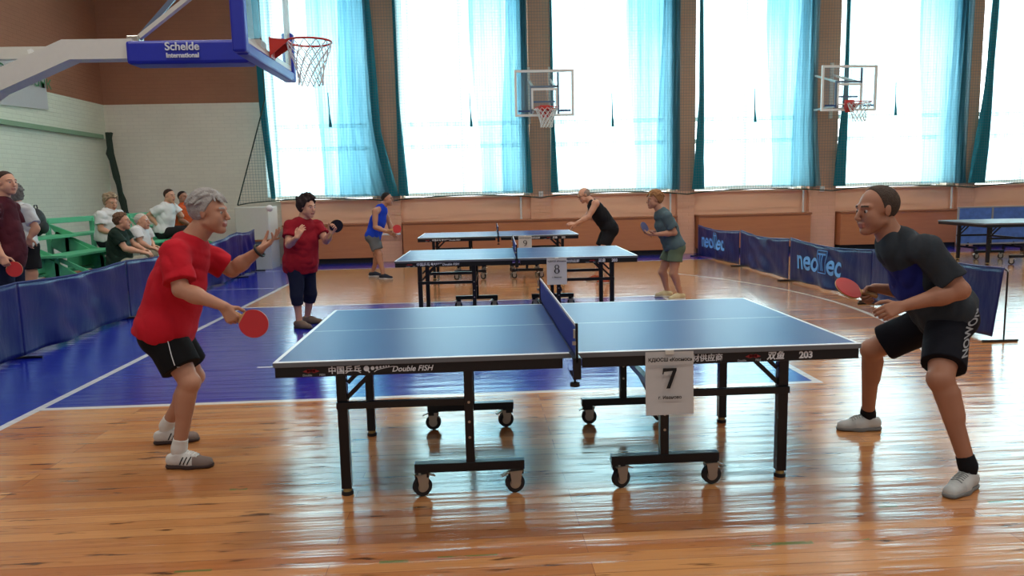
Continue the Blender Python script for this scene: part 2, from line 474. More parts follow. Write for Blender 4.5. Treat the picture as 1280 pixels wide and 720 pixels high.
# pilasters between the windows and the peach plaster below the sills
for (a, c, n) in [(-2.58, -2.06, 1), (.84, 1.30, 2), (4.17, 4.56, 3), (7.22, 7.84, 4), (10.72, 11.12, 5), (13.95, 14.4, 6)]:
    struct(MB().bb(a, c, Y1 - .18, Y1 + .02, 0, H).build('trim_%d' % n, M['pillar']))
for i, (a, c) in enumerate([(-4.72, -2.58), (-2.06, .84), (1.30, 4.17), (4.56, 7.22), (7.84, 10.72), (11.12, 13.95)]):
    struct(MB().bb(a, c, Y1 - .05, Y1 + .01, 0, WZ0 - .05).bb(a, c, Y1 - .12, Y1 + .05, WZ0 - .06, WZ0 - .02).build('trim_%d' % (10 + i), M['sill']))
struct(MB().bb(X0, -4.9, Y1 - .03, Y1, 0, .12).build('baseboard_far', M['panel_trim']))
struct(MB().bb(X0, X0 + .03, Y0, Y1 - .04, 0, .12).build('baseboard_left', M['panel_trim']))
# windows
for i, (x0, x1) in enumerate(WIN):
    b = MB(); yy = Y1 + .26
    n = 2
    b.bb(x0, x0 + .07, yy, yy + .08, WZ0, WZ1).bb(x1 - .07, x1, yy, yy + .08, WZ0, WZ1)
    b.bb(x0 + .07, x1 - .07, yy, yy + .08, WZ0, WZ0 + .08).bb(x0 + .07, x1 - .07, yy, yy + .08, WZ1 - .08, WZ1)
    for k in range(1, n):
        xx = x0 + (x1 - x0) * k / n
        b.bb(xx - .035, xx + .035, yy + .004, yy + .076, WZ0 + .08, WZ1 - .08)
    for zz in (2.55, 3.05): b.bb(x0 + .07, x1 - .07, yy + .008, yy + .072, zz - .05, zz + .05)
    o = struct(b.build('window_%d' % (i + 1), M['white_frame']))
    MB().bb(x0 + .03, x1 - .03, yy + .035, yy + .041, WZ0 + .03, WZ1 - .03).build('pane', M['glass'], o)

# ---- curtains
def curtain_sheet(name, xl, xr, y, z0, z1, folds, amp, mt, parent=None, seed=0, hem=.0):
    rnd = random.Random(seed); ph = [rnd.uniform(0, 6.28) for _ in range(6)]
    def fn(u, v):
        z = z0 + (z1 - z0) * v
        a = xl(z) if callable(xl) else xl; c = xr(z) if callable(xr) else xr
        uu = u + .006 * math.sin(9 * v + ph[0]) * math.sin(PI * u)
        x = a + (c - a) * uu
        top = .55 + .45 * v
        d = amp * top * (math.sin(2 * PI * folds * u + ph[1] + .5 * math.sin(3 * v + ph[2])) + .45 * math.sin(2 * PI * folds * 2.3 * u + ph[3] + 1.2 * v) + .3 * math.sin(2 * PI * folds * .37 * u + ph[4] + v))
        zz = z + (hem * math.sin(PI * u) * (1 - v) ** 3)
        return Vector((x, y + d, zz))
    b = MB().grid(fn, int(folds * 12) + 8, 24)
    return b.build(name, mt, parent, smooth=True)
def edge_bundle(xs, zs, ws, y, parent, seed=0):
    """gathered thick edge of a curtain: centre line xs at heights zs with half widths ws"""
    def at(z, A):
        return float(np.interp(z, zs, A))
    b = MB(); n = 20; rings = []
    for j in range(25):
        z = zs[0] + (zs[-1] - zs[0]) * j / 24
        cx, w_ = at(z, xs), at(z, ws)
        rings.append([b.b.verts.new((cx + math.cos(2 * PI * k / n) * w_ * (1 + .12 * math.sin(5 * k + seed + .4 * j)), y + math.sin(2 * PI * k / n) * min(.07, w_) * (1 + .2 * math.sin(7 * k + seed)), z)) for k in range(n)])
    for j in range(24):
        for k in range(n): b.b.faces.new((rings[j][k], rings[j][(k + 1) % n], rings[j + 1][(k + 1) % n], rings[j + 1][k]))
    b.b.faces.new(rings[0]); b.b.faces.new(rings[-1])
    return b.build('gathered_edge', M['curtain_edge'], parent, smooth=True)
CZ0, CZ1 = 1.49, 6.9
CUR = [
  # xl, xr, where the doubled cloth begins (fraction), left bundle (xs,zs,ws), right bundle
  dict(x=(-4.93, -2.62), dbl=.50, L=([-4.80, -4.90, -4.95], [.05, .07, .07]), R=([-2.22, -2.50, -2.66], [.20, .14, .10]), swoop=1,
       label='teal sheer curtain behind the large hoop, its right edge swooping down'),
  dict(x=(-2.05, .80), dbl=.60, L=([-1.97, -2.02, -2.03], [.10, .035, .02]), R=([.80, .74, .72], [.13, .10, .10]), swoop=0,
       label='teal sheer curtain left of the centre wall hoop'),
  dict(x=(1.32, 4.16), dbl=.62, L=([1.37, 1.34, 1.33], [.08, .03, .02]), R=([4.08, 4.06, 4.06], [.15, .13, .12]), swoop=0,
       label='teal sheer curtain right of the centre wall hoop'),
  dict(x=(4.57, 7.22), dbl=.60, L=([4.60, 4.66, 4.62], [.14, .05, .03]), R=([7.22, 7.14, 7.12], [.09, .06, .06]), swoop=.4,
       label='teal sheer curtain left of the right wall hoop above printed barriers'),
  dict(x=(7.84, 10.72), dbl=.62, L=([7.84, 7.92, 7.92], [.15, .05, .03]), R=([10.66, 10.58, 10.55], [.18, .13, .08]), swoop=0,
       label='teal sheer curtain behind the right wall hoop'),
  dict(x=(11.15, 13.95), dbl=.62, L=([11.05, 11.2, 11.3], [.2, .10, .04]), R=([13.9, 13.9, 13.9], [.10, .07, .06]), swoop=0,
       label='teal sheer curtain at the right edge of the photo'),
  dict(x=(14.42, 17.2), dbl=.62, L=([14.5, 14.5, 14.5], [.1, .05, .04]), R=([17.1, 17.1, 17.1], [.10, .07, .06]), swoop=0,
       label='teal sheer curtain beyond the right edge of the photo'),
]
for i, c in enumerate(CUR):
    a, e = c['x']
    r = tag(empty('window_curtain', ((a + e) / 2, 12.52, CZ0)), c['label'], 'curtain', 'teal curtains over the tall windows')
    r2 = r.location.copy()
    def sw(z, e=e, k=c['swoop']):
        t = max(0., (3.9 - z) / 2.4); return e + k * .36 * t * t
    kids = [curtain_sheet('sheer_cloth', a, sw, 12.52, CZ0, CZ1, 11, .028, M['curtain'], seed=i, hem=.03)]
    xd = a + (e - a) * c['dbl']
    kids.append(curtain_sheet('doubled_cloth', lambda z, xd=xd: xd + .10 * math.sin(z * .9), sw, 12.44, CZ0 - .02, CZ1, 6, .03, M['curtain2'], seed=i + 40))
    xe = a + (e - a) * (c['dbl'] + .22)
    kids.append(curtain_sheet('doubled_cloth', lambda z, xe=xe: xe - .08 * math.sin(z * .8), sw, 12.38, CZ0 - .02, CZ1, 4, .03, M['curtain2'], seed=i + 80))
    zs = [CZ0 - .03, 3.4, CZ1]
    kids.append(edge_bundle(c['L'][0], zs, c['L'][1], 12.47, None, i))
    kids.append(edge_bundle(c['R'][0], [CZ0 - .03, 2.9, CZ1], [q_ * .68 for q_ in c['R'][1]], 12.47, None, i + 3))
    # the dark narrow top tucks (pleats hanging from the rail)
    for k in kids:
        k.parent = r; k.location = -r.location
for (x, z, lb) in [(-3.48, 3.68, 'behind the large hoop'), (-.46, 3.63, 'left of the centre wall hoop'), (2.63, 3.58, 'right of the centre wall hoop'), (5.80, 3.62, 'left of the right wall hoop'), (8.98, 3.71, 'just right of the right wall hoop')]:
    o = MB().cyl((0, 0, 0), (.01, 0, -.45), .009, .012, 8).cyl((.01, 0, -.45), (.02, 0, -.72), .014, .032, 10).build('curtain_pull', M['curtain_edge'], loc=(x, 12.33, z))
    tag(o, 'short dark pull cord on the curtain ' + lb, 'cord', 'curtain pull cords')

# ---- safety net stretched in front of the windows
def netf(u, v):
    zt = 6.9
    xl_b, xl_t = -5.52, -4.80
    xb = xl_b + (17.0 - xl_b) * u
    zb = 1.34 + .10 * abs(math.sin(u * 6.9 * PI)) ** .6
    z = zb + (zt - zb) * v
    x = xb + (xl_t - xl_b) * (1 - u) ** 8 * min(1, (z - 1.34) / 2.2)
    return Vector((x, 12.27 + .04 * math.sin(u * 60) * (1 - v), z))
r = tag(empty('safety_net', (-5.5, 12.3, 1.4)), 'dark twine safety net hanging in front of the curtained windows', 'net')
k = MB().grid(netf, 110, 20).build('mesh_panel', M['net']); k.parent = r; k.location = -r.location
k = MB().tube([netf(u / 110, 0) for u in range(111)], .012, 6).build('bottom_rope', M['dark_net'], smooth=True); k.parent = r; k.location = -r.location
k = MB().tube([netf(0, v / 20) for v in range(21)], .014, 6).build('side_rope', M['dark_net'], smooth=True); k.parent = r; k.location = -r.location

# ---- wood radiator covers under the windows
for i, (a, c, lb) in enumerate([(-4.62, -2.70, 'behind the woman in the maroon shirt'), (-2.02, 4.10, 'long one behind the three numbered tables'), (4.62, 7.18, 'above the printed barriers'), (7.88, 10.66, 'behind the head of the man in dark shirt'), (11.2, 14.2, 'at the right edge behind the folded table')]):
    r = tag(empty('radiator_cover', ((a + c) / 2, 12.5, 0)), 'varnished wooden panel under the windows, ' + lb, 'panel', 'wooden radiator covers')
    k = MB().bb(a, c, 12.42, 12.74, .12, .84).build('front_board', M['panel']); k.parent = r; k.location = -r.location
    k = MB().bb(a - .02, c + .02, 12.39, 12.75, .84, .88, .006).build('top_board', M['panel_trim']); k.parent = r; k.location = -r.location
    k = MB().bb(a + .03, c - .03, 12.5, 12.73, 0, .12).build('plinth', M['black_rubber']); k.parent = r; k.location = -r.location
o = MB().cyl((-2.66, 12.5, .62), (-2.08, 12.5, .62), .022, n=10).build('heating_pipe', M['white_paint'], smooth=True); tag(o, 'white heating pipe crossing the pilaster behind the blue shirted player', 'pipe', 'heating pipes')
for (x, lb) in [(.62, 'behind table 9'), (4.02, 'between the woman in grey and the wall'), (7.1, 'right of the printed barriers'), (10.6, 'right of the dark shirted man')]:
    o = MB().cyl((x, 12.66, .88), (x, 12.66, 1.38), .022, n=10).sph((x, 12.66, .9), .03, 10).build('heating_pipe', M['white_paint'], smooth=True)
    tag(o, 'short upright white heating pipe under the sill, ' + lb, 'pipe', 'heating pipes')
for (x, z, yy, lb) in [(1.07, 1.43, 12.585, 'centre pilaster'), (7.5, 1.40, 12.585, 'pilaster below the right wall hoop')]:
    r = tag(empty('wall_socket', (x, yy, z)), 'small white socket box on the ' + lb, 'socket')
    MB().bb(-.05, .05, -.02, .03, -.06, .06, .008).build('housing', M['white_paint'], r)
    MB().cyl((0, -.028, 0), (0, -.02, 0), .03, n=16).build('socket_face', M['offwhite'], r)
    MB().cyl((-.01, -.031, 0), (-.01, -.028, 0), .005, n=8).cyl((.01, -.031, 0), (.01, -.028, 0), .005, n=8).build('pin_holes', M['ink'], r)

# ---- left wall pipe, bundled net in the corner, banner
r = tag(empty('wall_rail', (X0 + .07, 9, 2.86)), 'pale green rail running along the left wall', 'rail')
MB().bar((0, -9, 0), (0, 3.5, 0), .06, .09, bev=.01).build('rail_bar', M['pale_green'], r)
for yy in (-6, -3, 0, 3): MB().bb(-.07, .0, yy - .03, yy + .03, -.04, .04).build('bracket', M['pale_green'], r)
pts = [(-8.22, 12.55, 2.95), (-8.20, 12.5, 2.5), (-8.12, 12.52, 2.0), (-8.03, 12.5, 1.5), (-7.97, 12.5, 1.15)]
b = MB()
for kx in range(7):
    rnd = random.Random(kx)
    b.tube([(p[0] + rnd.uniform(-.05, .05), p[1] + rnd.uniform(-.04, .04), p[2]) for p in pts for _ in (0,)], rnd.uniform(.022, .038), 7)
o = b.build('bundled_net', M['dark_net'], smooth=True); tag(o, 'dark green net gathered into a hanging bundle in the left corner', 'net')
r = tag(empty('wall_banner', (X0 + .03, 9.6, 3.2)), 'white fabric banner with green lettering on the left wall', 'banner')
MB().grid(lambda u, v: Vector((.02 + .008 * math.sin(7 * u), -1.6 + 2.55 * u, .02 - .12 * (1 - u) + .95 * v)), 20, 4).build('banner_cloth', M['paper'], r, smooth=True)
text('lettering', 'Сбербанк', .34, (.045, -.52, .40), (0, 1, .0), (0, 0, 1), mat('green_print', (52, 116, 72), .6), r)

# ---- pale cabinet in the corner
r = tag(empty('gym_cabinet', (-5.05, 12.0, 0)), 'pale painted cabinet against the wall behind the maroon shirted woman', 'cabinet')
MB().bb(-.34, .34, -.38, .36, .62, 1.30, .012).build('upper_box', M['offwhite'], r)
MB().bb(-.36, .36, -.41, .36, .585, .62, .004).build('ledge', M['panel_trim'], r)
MB().bb(-.32, .34, -.30, .36, 0, .585).build('lower_box', mat('pale_grey_panel', (176, 182, 186), .35), r)
MB().bb(-.28, -.26, -.31, -.30, .25, .4).build('handle', M['chrome'], r)

# ---- housings of the added fill lamps (unseen, above the frame)
lamp = None
for (x, y) in FILL_LAMPS:
    if lamp is None:
        lamp = empty('fill_lamp', (x, y, 7.0))
        MB().bb(-.8, .8, -.3, .3, 0, .2, .01).build('housing', M['white_paint'], lamp)
        MB().bb(-.78, -.76, -.28, .28, -.03, 0).bb(.76, .78, -.28, .28, -.03, 0).build('lamp_frame', M['white_paint'], lamp)
        o = lamp
    else:
        o = copy_tree(lamp); o.location = (x, y, 7.0)
    tag(o, 'added white rectangular fill lamp, unseen high above the hall', 'lamp', 'added fill lamps')

# ================================================================ BASKETBALL
def hoop(name_root, rc, direc, parent, rim_r=.225, net_len=.42):
    """rim + net; rc rim centre, direc unit vector from board to rim"""
    d = Vector(direc); c = Vector(rc); sd = Vector((0, 0, 1)).cross(d)
    ring = [c + d * (rim_r * math.cos(t)) + sd * (rim_r * math.sin(t)) for t in [2 * PI * k / 40 for k in range(40)]]
    rim = MB().tube(ring, .011, 8, closed=True).build('rim', M['red_metal'], parent, smooth=True)
    b = MB(); back = c - d * (rim_r + .15)
    q = [back + sd * .09, back - sd * .09]
    a1, a2 = c - d * (rim_r * .8) + sd * .13, c - d * (rim_r * .8) - sd * .13
    b.prism([q[0] + Vector((0, 0, .03)), q[1] + Vector((0, 0, .03)), a2 + Vector((0, 0, .005)), a1 + Vector((0, 0, .005))], (0, 0, -.015))
    b.prism([q[0] + Vector((0, 0, .02)), q[0] - Vector((0, 0, .15)), a1 - Vector((0, 0, .012))], sd * -.012)
    b.prism([q[1] + Vector((0, 0, .02)), q[1] - Vector((0, 0, .15)), a2 - Vector((0, 0, .012))], sd * .012)
    b.prism([q[0] + Vector((0, 0, .04)), q[1] + Vector((0, 0, .04)), q[1] - Vector((0, 0, .16)), q[0] - Vector((0, 0, .16))], d * .012)
    b.build('rim_bracket', M['red_metal'], parent)
    n = 12; b = MB(); rad = [rim_r * k for k in (1, .92, .80, .68, .60, .55, .54)]; zz = [-.005 - net_len * k / 6 for k in range(7)]
    def pt(j, a): return c + d * (rad[j] * math.cos(a)) + sd * (rad[j] * math.sin(a)) + Vector((0, 0, zz[j]))
    for k in range(n):
        for s_ in (1, -1):
            b.tube([pt(j, 2 * PI * (k + s_ * j * .5) / n) for j in range(7)], .0055, 5)
    b.build('net', M['rope'], parent, smooth=True)
# large portable backstop reaching in from the left
r = tag(empty('basketball_backstop', (-7.2, 3.75, 0)), 'large portable basketball backstop with off-white arm and blue padding reaching in from the left', 'basketball hoop')
o0 = r.location
def K(mb, nm, mt, **k):
    o = mb.build(nm, mt, **k); o.parent = r; o.location = -o0; return o
b = MB()
# bent main arm: side profile in xz extruded in y
prof = [(-7.2, 1.55), (-5.16, 2.88), (-4.42, 3.19), (-3.75, 3.19), (-3.75, 3.0), (-4.36, 3.0), (-5.08, 2.70), (-7.2, 1.3)]
prof = [(x, z - .11) for x, z in prof]
b.prism([(x, 3.62, z) for x, z in prof], (0, .20, 0))
K(b, 'main_arm', M['offwhite'])
K(MB().bar((-7.6, 4.05, 3.03), (-4.3, 4.05, 3.03), .1, .12), 'upper_arm', M['offwhite'])
K(MB().bar((-4.83, 3.9, 2.84), (-4.88, 3.9, 3.04), .04, .04), 'spacer', M['white_paint'])
K(MB().bb(-3.80, -2.62, 3.58, 3.87, 2.83, 3.055, .03), 'arm_padding', M['blue_pad'])
K(MB().bar((-3.72, 3.72, 3.10), (-2.5, 3.3, 3.78), .045, .045), 'brace', M['offwhite'])
K(MB().bar((-3.72, 3.72, 3.10), (-3.1, 3.9, 3.85), .045, .045), 'brace', M['steel_grey'])
K(MB().bb(-3.82, -3.70, 3.66, 3.80, 3.04, 3.12, .01), 'brace_hinge', M['chrome'])
K(MB().bb(-7.9, -6.0, 3.3, 4.2, .0, .45, .04), 'base', M['blue_pad'])
K(MB().bar((-7.2, 3.72, .4), (-7.2, 3.72, 3.1), .25, .2), 'mast', M['offwhite'])
# board: frame, acrylic, edge padding
K(MB().bb(-2.47, -2.44, 2.88, 4.62, 2.93, 3.95), 'board_panel', M['board_glass'])
fr = MB()
for (y0, y1, z0, z1) in [(2.85, 4.65, 2.90, 2.95), (2.85, 4.65, 3.90, 3.95), (2.85, 2.9, 2.95, 3.9), (4.6, 4.65, 2.95, 3.9)]: fr.bb(-2.50, -2.44, y0, y1, z0, z1)
K(fr, 'board_frame', M['offwhite'])
K(MB().bb(-2.535, -2.41, 2.79, 2.90, 2.79, 3.32, .02), 'side_padding', M['blue_pad'])
K(MB().bb(-2.535, -2.41, 4.60, 4.71, 2.79, 3.32, .02), 'side_padding', M['blue_pad'])
K(MB().bb(-2.53, -2.415, 2.88, 4.62, 2.78, 2.89, .02), 'bottom_padding', M['blue_pad'])
K(MB().bb(-2.64, -2.5, 3.62, 3.84, 2.9, 3.06, .01), 'board_mount', M['offwhite'])
hp = empty('tmp'); hoop('', (-2.055, 3.75, 3.05), (1, 0, 0), hp)
for ch in children(hp): ch.parent = r; ch.location = -o0
bpy.data.objects.remove(hp)
for (tx, sz, dz) in (('Schelde', .108, 2.955), ('International', .062, 2.885)):
    o = text('lettering', tx, sz, (-3.25, 3.572, dz), (1, 0, 0), (0, 0, 1), M['white_ink'], bold=.0018, align='CENTER', depth=.006); o.parent = r; o.location = -o0

# wall-mounted practice boards
def wall_hoop(cx, lb, skew=0.):
    y = 11.45
    r = tag(empty('wall_basketball_hoop', (cx, y, 3.02), skew), lb, 'basketball hoop', 'wall hoops between the windows')
    f = MB()
    W, HH = .61, .93
    for (x0, x1, z0, z1) in [(-W, W, 0, .045), (-W, W, HH - .045, HH), (-W, -W + .045, .045, HH - .045), (W - .045, W, .045, HH - .045)]: f.bb(x0, x1, -.02, .02, z0, z1)
    f.build('board_frame', M['white_paint'], r)
    MB().bb(-W + .02, W - .02, -.004, .004, .02, HH - .02).build('board_panel', M['board_glass'], r)
    s = MB()
    for (x0, x1, z0, z1) in [(-.29, .31, .58, .62), (-.29, -.25, .06, .58), (.27, .31, .04, .88)]: s.bb(x0, x1, .022, .05, z0, z1)
    s.build('back_bracing', M['steel_grey'], r)
    s = MB()
    for (x0, x1, z0, z1) in [(-.27, .27, .52, .565), (-.27, -.23, .12, .52), (.23, .27, .12, .52), (-.27, .27, .12, .15)]: s.bb(x0, x1, -.024, -.018, z0, z1)
    s.build('aiming_square', M['white_paint'], r)
    MB().bb(-.54, -.3, -.03, -.02, .09, .125).bb(.3, .54, -.03, -.02, .09, .125).bb(-.22, .22, .03, .05, .28, .31).build('cross_bar', mat('dark_blue_bar', (40, 70, 120), .4), r)
    for s_ in (-1, 1):
        MB().bb(s_ * .23 - .03, s_ * .23 + .03, 1.08, 1.14, -.05, 1.16).build('wall_post', M['offwhite'], r)
        MB().bar((s_ * .23, .05, .12), (s_ * .23, 1.1, .12), .04, .04).bar((s_ * .23, .05, .6), (s_ * .23, 1.1, .9), .04, .04).build('strut', M['offwhite'], r)
    hoop('', (0, -.40, .13), (0, -1, 0), r, net_len=.38)
    MB().bb(-.1, .1, -.05, .0, .02, .22).build('rim_mount', M['red_metal'], r)
wall_hoop(1.07, 'clear wall-mounted basketball board with hoop above tables 8 and 9')
wall_hoop(7.47, 'clear wall-mounted basketball board with hoop near the right side', .06)

# ================================================================ TABLE TENNIS TABLES
def make_caster(parent, x, y, ang, big=True):
    R_ = .048
    cz = R_ + .004
    k = MB()
    k.b.free(); k.b = bmesh.new()
    c = MB().cyl((0, -.014, 0), (0, .014, 0), R_, n=24).build('caster', M['black_rubber'], parent, smooth=True)
    c.location = (x, y, cz); c.rotation_euler = (0, 0, ang)
    MB().cyl((0, -.016, 0), (0, .016, 0), .028, n=20).build('hub', M['chrome'], c, smooth=True)
    f = MB()
    for s_ in (-1, 1):
        f.prism([(-.030, s_ * .020, .062), (.034, s_ * .020, .062), (.022, s_ * .020, -.006), (0, s_ * .020, -.016), (-.02, s_ * .020, -.004)], (0, s_ * .004, 0))
    f.bb(-.032, .036, -.024, .024, .060, .066).cyl((0.012, 0, .066), (.012, 0, .088), .012, n=10)
    f.build('fork', M['chrome'], c)
    MB().prism([(-.028, -.014, .064), (-.066, -.018, .046), (-.066, -.018, .040), (-.028, -.014, .056)], (0, .032, 0)).build('brake_pedal', M['chrome'], c)
M['steel_blue'] = mat('blue_black_link', (34, 52, 84), .4)
def make_table(label, number, full=True, loc=(0, 0, 0), rz=0., cat='table', group=None, top_mat=None):
    r = tag(empty('table_tennis_table', loc, rz), label, cat, group)
    rnd = random.Random(str(number))
    for s_ in (-1, 1):
        x0, x1 = (.004, 1.37) if s_ > 0 else (-1.37, -.004)
        t = MB().bb(x0, x1, -.7625, .7625, .735, .76, .002).build('table_top', top_mat or M['table_top'], r)
        t.data.transform(Matrix.Translation((0, 0, -.76))); t.location = (0, 0, .76)
        a = MB(); xi = s_ * .045; xo = s_ * 1.365
        lo, hi = min(xi, xo), max(xi, xo)
        a.bb(lo, hi, -.752, -.728, .685, .7345, .002).bb(lo, hi, .728, .752, .685, .7345, .002)
        a.bb(xo - s_ * .024, xo, -.728, .728, .686, .7345).bb(xi, xi + s_ * .024, -.728, .728, .686, .7345)
        a.bb(lo, hi, -.02, .02, .70, .7345)
        a.build('apron', M['black_metal'], r)
        ly = .46
        for sy in (-1, 1):
            lg = MB().bb(s_ * 1.12 - .025, s_ * 1.12 + .025, sy * ly - .025, sy * ly + .025, .035, .70, .003).build('leg', M['black_metal'], r)
            MB().cyl((s_ * 1.12, sy * ly, .0), (s_ * 1.12, sy * ly, .018), .030, n=18).build('foot', M['black_rubber'], lg, smooth=True)
            MB().cyl((s_ * 1.12, sy * ly, .018), (s_ * 1.12, sy * ly, .036), .022, n=14).build('foot_collar', M['brass'], lg, smooth=True)
            MB().bar((s_ * 1.10, sy * ly, .50), (s_ * .90, sy * ly, .695), .016, .022).bar((s_ * 1.09, sy * ly, .58), (s_ * .97, sy * ly, .695), .012, .02).build('brace', M['black_metal'], r)
            py = .52
            MB().bb(s_ * .49 - .022, s_ * .49 + .022, sy * py - .022, sy * py + .022, .17, .70, .003).build('upright', M['black_metal'], r)
            for zz in (.28, .42, .48): pass
            MB().cyl((s_ * .49, sy * py - .024, .30), (s_ * .49, sy * py + .024, .30), .007, n=8).cyl((s_ * .49, sy * py - .024, .38), (s_ * .49, sy * py + .024, .38), .007, n=8).cyl((s_ * .49, sy * py - .024, .48), (s_ * .49, sy * py + .024, .48), .007, n=8).build('bolt', M['chrome'], r, smooth=True)
            MB().bb(s_ * .51, s_ * 1.145, sy * .49 - .014, sy * .49 + .014, .455, .49, .002).build('side_rail', M['black_metal'], r)
            MB().bb(s_ * .22, s_ * .77, sy * py - .025, sy * py + .025, .125, .172, .003).build('wheel_beam', M['black_metal'], r)
            for mx in (.7325, .2575): MB().bb(s_ * mx - .032, s_ * mx + .032, sy * py - .02, sy * py + .02, .10, .126).build('caster_mount', M['black_metal'], r)
            for cx in (.27, .735): make_caster(r, s_ * cx, sy * (py + .005), rnd.uniform(-.5, .5) + (PI if rnd.random() < .3 else 0))
        MB().bb(s_ * .49 - .016, s_ * .49 + .016, -.498, .498, .44, .475).build('cross_bar', M['black_metal'], r)
        if s_ > 0: MB().bar((.455, .45, .60), (.55, -.15, .30), .02, .035).build('folding_link', M['steel_blue'], r)
    return r
def lettering(r, yv=-.7535):
    """printed marks on the long front apron"""
    def tx(body, size, x, z, mt=M['white_ink'], **k): return text('lettering', body, size, (x, yv, z), (1, 0, 0), (0, 0, 1), mt, r, depth=.0006, **k)
    tx('中国乒乓', .038, -1.125, .700, bold=.0006)
    tx('Double FISH', .036, -.835, .699, shear=.3, bold=.0005)
    tx('器材供应商', .037, .525, .700, bold=.0006)
    tx('双鱼', .042, .92, .698, bold=.001, shear=.2)
    tx('203', .044, 1.075, .697, bold=.0016)
    tx('Double', .014, -1.24, .690, M['grey_ink'], bold=.0003); tx('FISH', .014, -1.165, .690, M['grey_ink'], bold=.0003)
    tx('Double', .014, .78, .690, M['grey_ink'], bold=.0003); tx('FISH', .014, .865, .690, M['grey_ink'], bold=.0003)
    b = MB()
    for (x, z, q) in [(-.95, .717, .013), (-.922, .718, .009), (-.902, .720, .007), (-.886, .722, .0055), (-.872, .7235, .0045), (-.86, .7245, .004), (-.848, .7255, .0035)]:
        b.cyl((x, yv + .001, z), (x, yv - .0006, z), q, n=14)
    b.bar((-.944, yv, .708), (-.936, yv, .698), .001, .006)
    pts = [(-.915 + .09 * t, .700 + .024 * math.sqrt(t)) for t in [k / 8 for k in range(9)]]
    for (a, c) in zip(pts[:-1], pts[1:]): b.bar((a[0], yv, a[1]), (c[0], yv, c[1]), .0012, .003, up=(0, 0, 1))
    b.build('paddle_emblem', M['white_ink'], r)
    for x in (-1.215, .84):
        b = MB()
        for (dx, s_) in ((0, 1), (.028, -1)):
            b.prism([(x + dx + s_ * -.024, yv, .712), (x + dx, yv, .724), (x + dx + s_ * .022, yv, .716), (x + dx + s_ * .032, yv, .723), (x + dx + s_ * .032, yv, .706), (x + dx + s_ * .022, yv, .713), (x + dx, yv, .704)], (0, -.0007, 0))
        b.build('fish_emblem', M['red_ink'], r)
def number_sheet(loc, rz, num, label):
    r = tag(empty('number_sheet', loc, rz), label, 'sign', 'paper number sheets taped to the tables')
    MB().grid(lambda u, v: Vector((-.113 + .226 * u, .003 * math.sin(3 * u + v) - .012 * (1 - v) ** 2 - .002, -.30 + .30 * v)), 8, 8).build('sheet', M['paper'], r, smooth=True)
    y = -.0165
    def tx(b, s, x, z, **k): return text('lettering', b, s, (x, y, z), (1, 0, 0), (0, .0, 1), M['ink'], r, depth=.0003, align='CENTER', **k)
    tx('КДЮСШ «Космос»', .0225, 0, -.042, bold=.0008)
    tx('г. Иваново', .0215, 0, -.222, bold=.0006)
    # serif digit built as outlines
    b = MB()
    def poly(p): b.prism([(x_, y - .0003, z_) for x_, z_ in p], (0, -.0005, 0))
    if num == 7:
        poly([(-.034, -.075), (.030, -.075), (.030, -.087), (-.028, -.092)]); poly([(-.034, -.075), (-.028, -.092), (-.032, -.104), (-.037, -.104)])
        poly([(.012, -.088), (.030, -.087), (.000, -.172), (-.018, -.172)])
    else:
        def ringp(cx, cz, rx, rz_, wx, wz_, a0=0, a1=360):
            N = 22
            for k in range(N):
                t0 = math.radians(a0 + (a1 - a0) * k / N); t1 = math.radians(a0 + (a1 - a0) * (k + 1) / N)
                poly([(cx + rx * math.cos(t0), cz + rz_ * math.sin(t0)), (cx + rx * math.cos(t1), cz + rz_ * math.sin(t1)),
                      (cx + (rx - wx) * math.cos(t1), cz + (rz_ - wz_) * math.sin(t1)), (cx + (rx - wx) * math.cos(t0), cz + (rz_ - wz_) * math.sin(t0))])
        if num == 8:
            ringp(0, -.099, .026, .025, .012, .006); ringp(0, -.146, .031, .029, .014, .006)
        else:
            ringp(0, -.103, .031, .029, .013, .006); ringp(-.012, -.118, .043, .052, .014, .008, -95, 20)
    b.build('digit', M['ink'], r)
    MB().bb(-.02, .02, -.006, -.002, -.012, .006).build('tape', M['offwhite'], r)
    return r
def net_set(loc, rz, label):
    r = tag(empty('table_tennis_net', loc, rz), label, 'net', 'table tennis nets')
    def f(u, v): return Vector((.0015 * math.sin(14 * u), -.90 + 1.80 * u, .765 + .1425 * v - .004 * math.sin(PI * u)))
    b = MB(); n = 40
    b.grid(f, n, 6)
    o = b.build('net_cloth', M['net_cloth'], r, smooth=True)
    md = o.modifiers.new('thickness', 'SOLIDIFY'); md.thickness = .003; md.offset = 0
    MB().bar((0, -.90, .911), (0, .90, .911), .006, .012, bev=.001).build('top_tape', M['white_ink'], r)
    for s_ in (-1, 1):
        MB().bb(-.006, .006, s_ * .905 - .008, s_ * .905 + .008, .745, .925, .002).build('net_post', M['black_metal'], r)
        k = MB().bb(-.018, .018, min(s_ * .76, s_ * .91), max(s_ * .76, s_ * .91), .742 + .019, .742 + .026).bb(-.018, .018, min(s_ * .775, s_ * .91), max(s_ * .775, s_ * .91), .672, .680)
        k.bb(-.018, .018, s_ * .905 - .008, s_ * .905 + .008, .672, .768).build('clamp', M['black_metal'], r)
        MB().cyl((0, s_ * .83, .63), (0, s_ * .83, .682), .006, n=10).cyl((0, s_ * .83, .620), (0, s_ * .83, .636), .022, n=18).build('clamp_screw', M['black_rubber'], r, smooth=True)
        MB().cyl((-.012, s_ * .915, .86), (-.012, s_ * .915, .90), .005, n=8).cyl((-.013, s_ * .915, .83), (-.013, s_ * .915, .845), .009, n=8).build('cord_adjuster', M['chrome'], r, smooth=True)
    return r
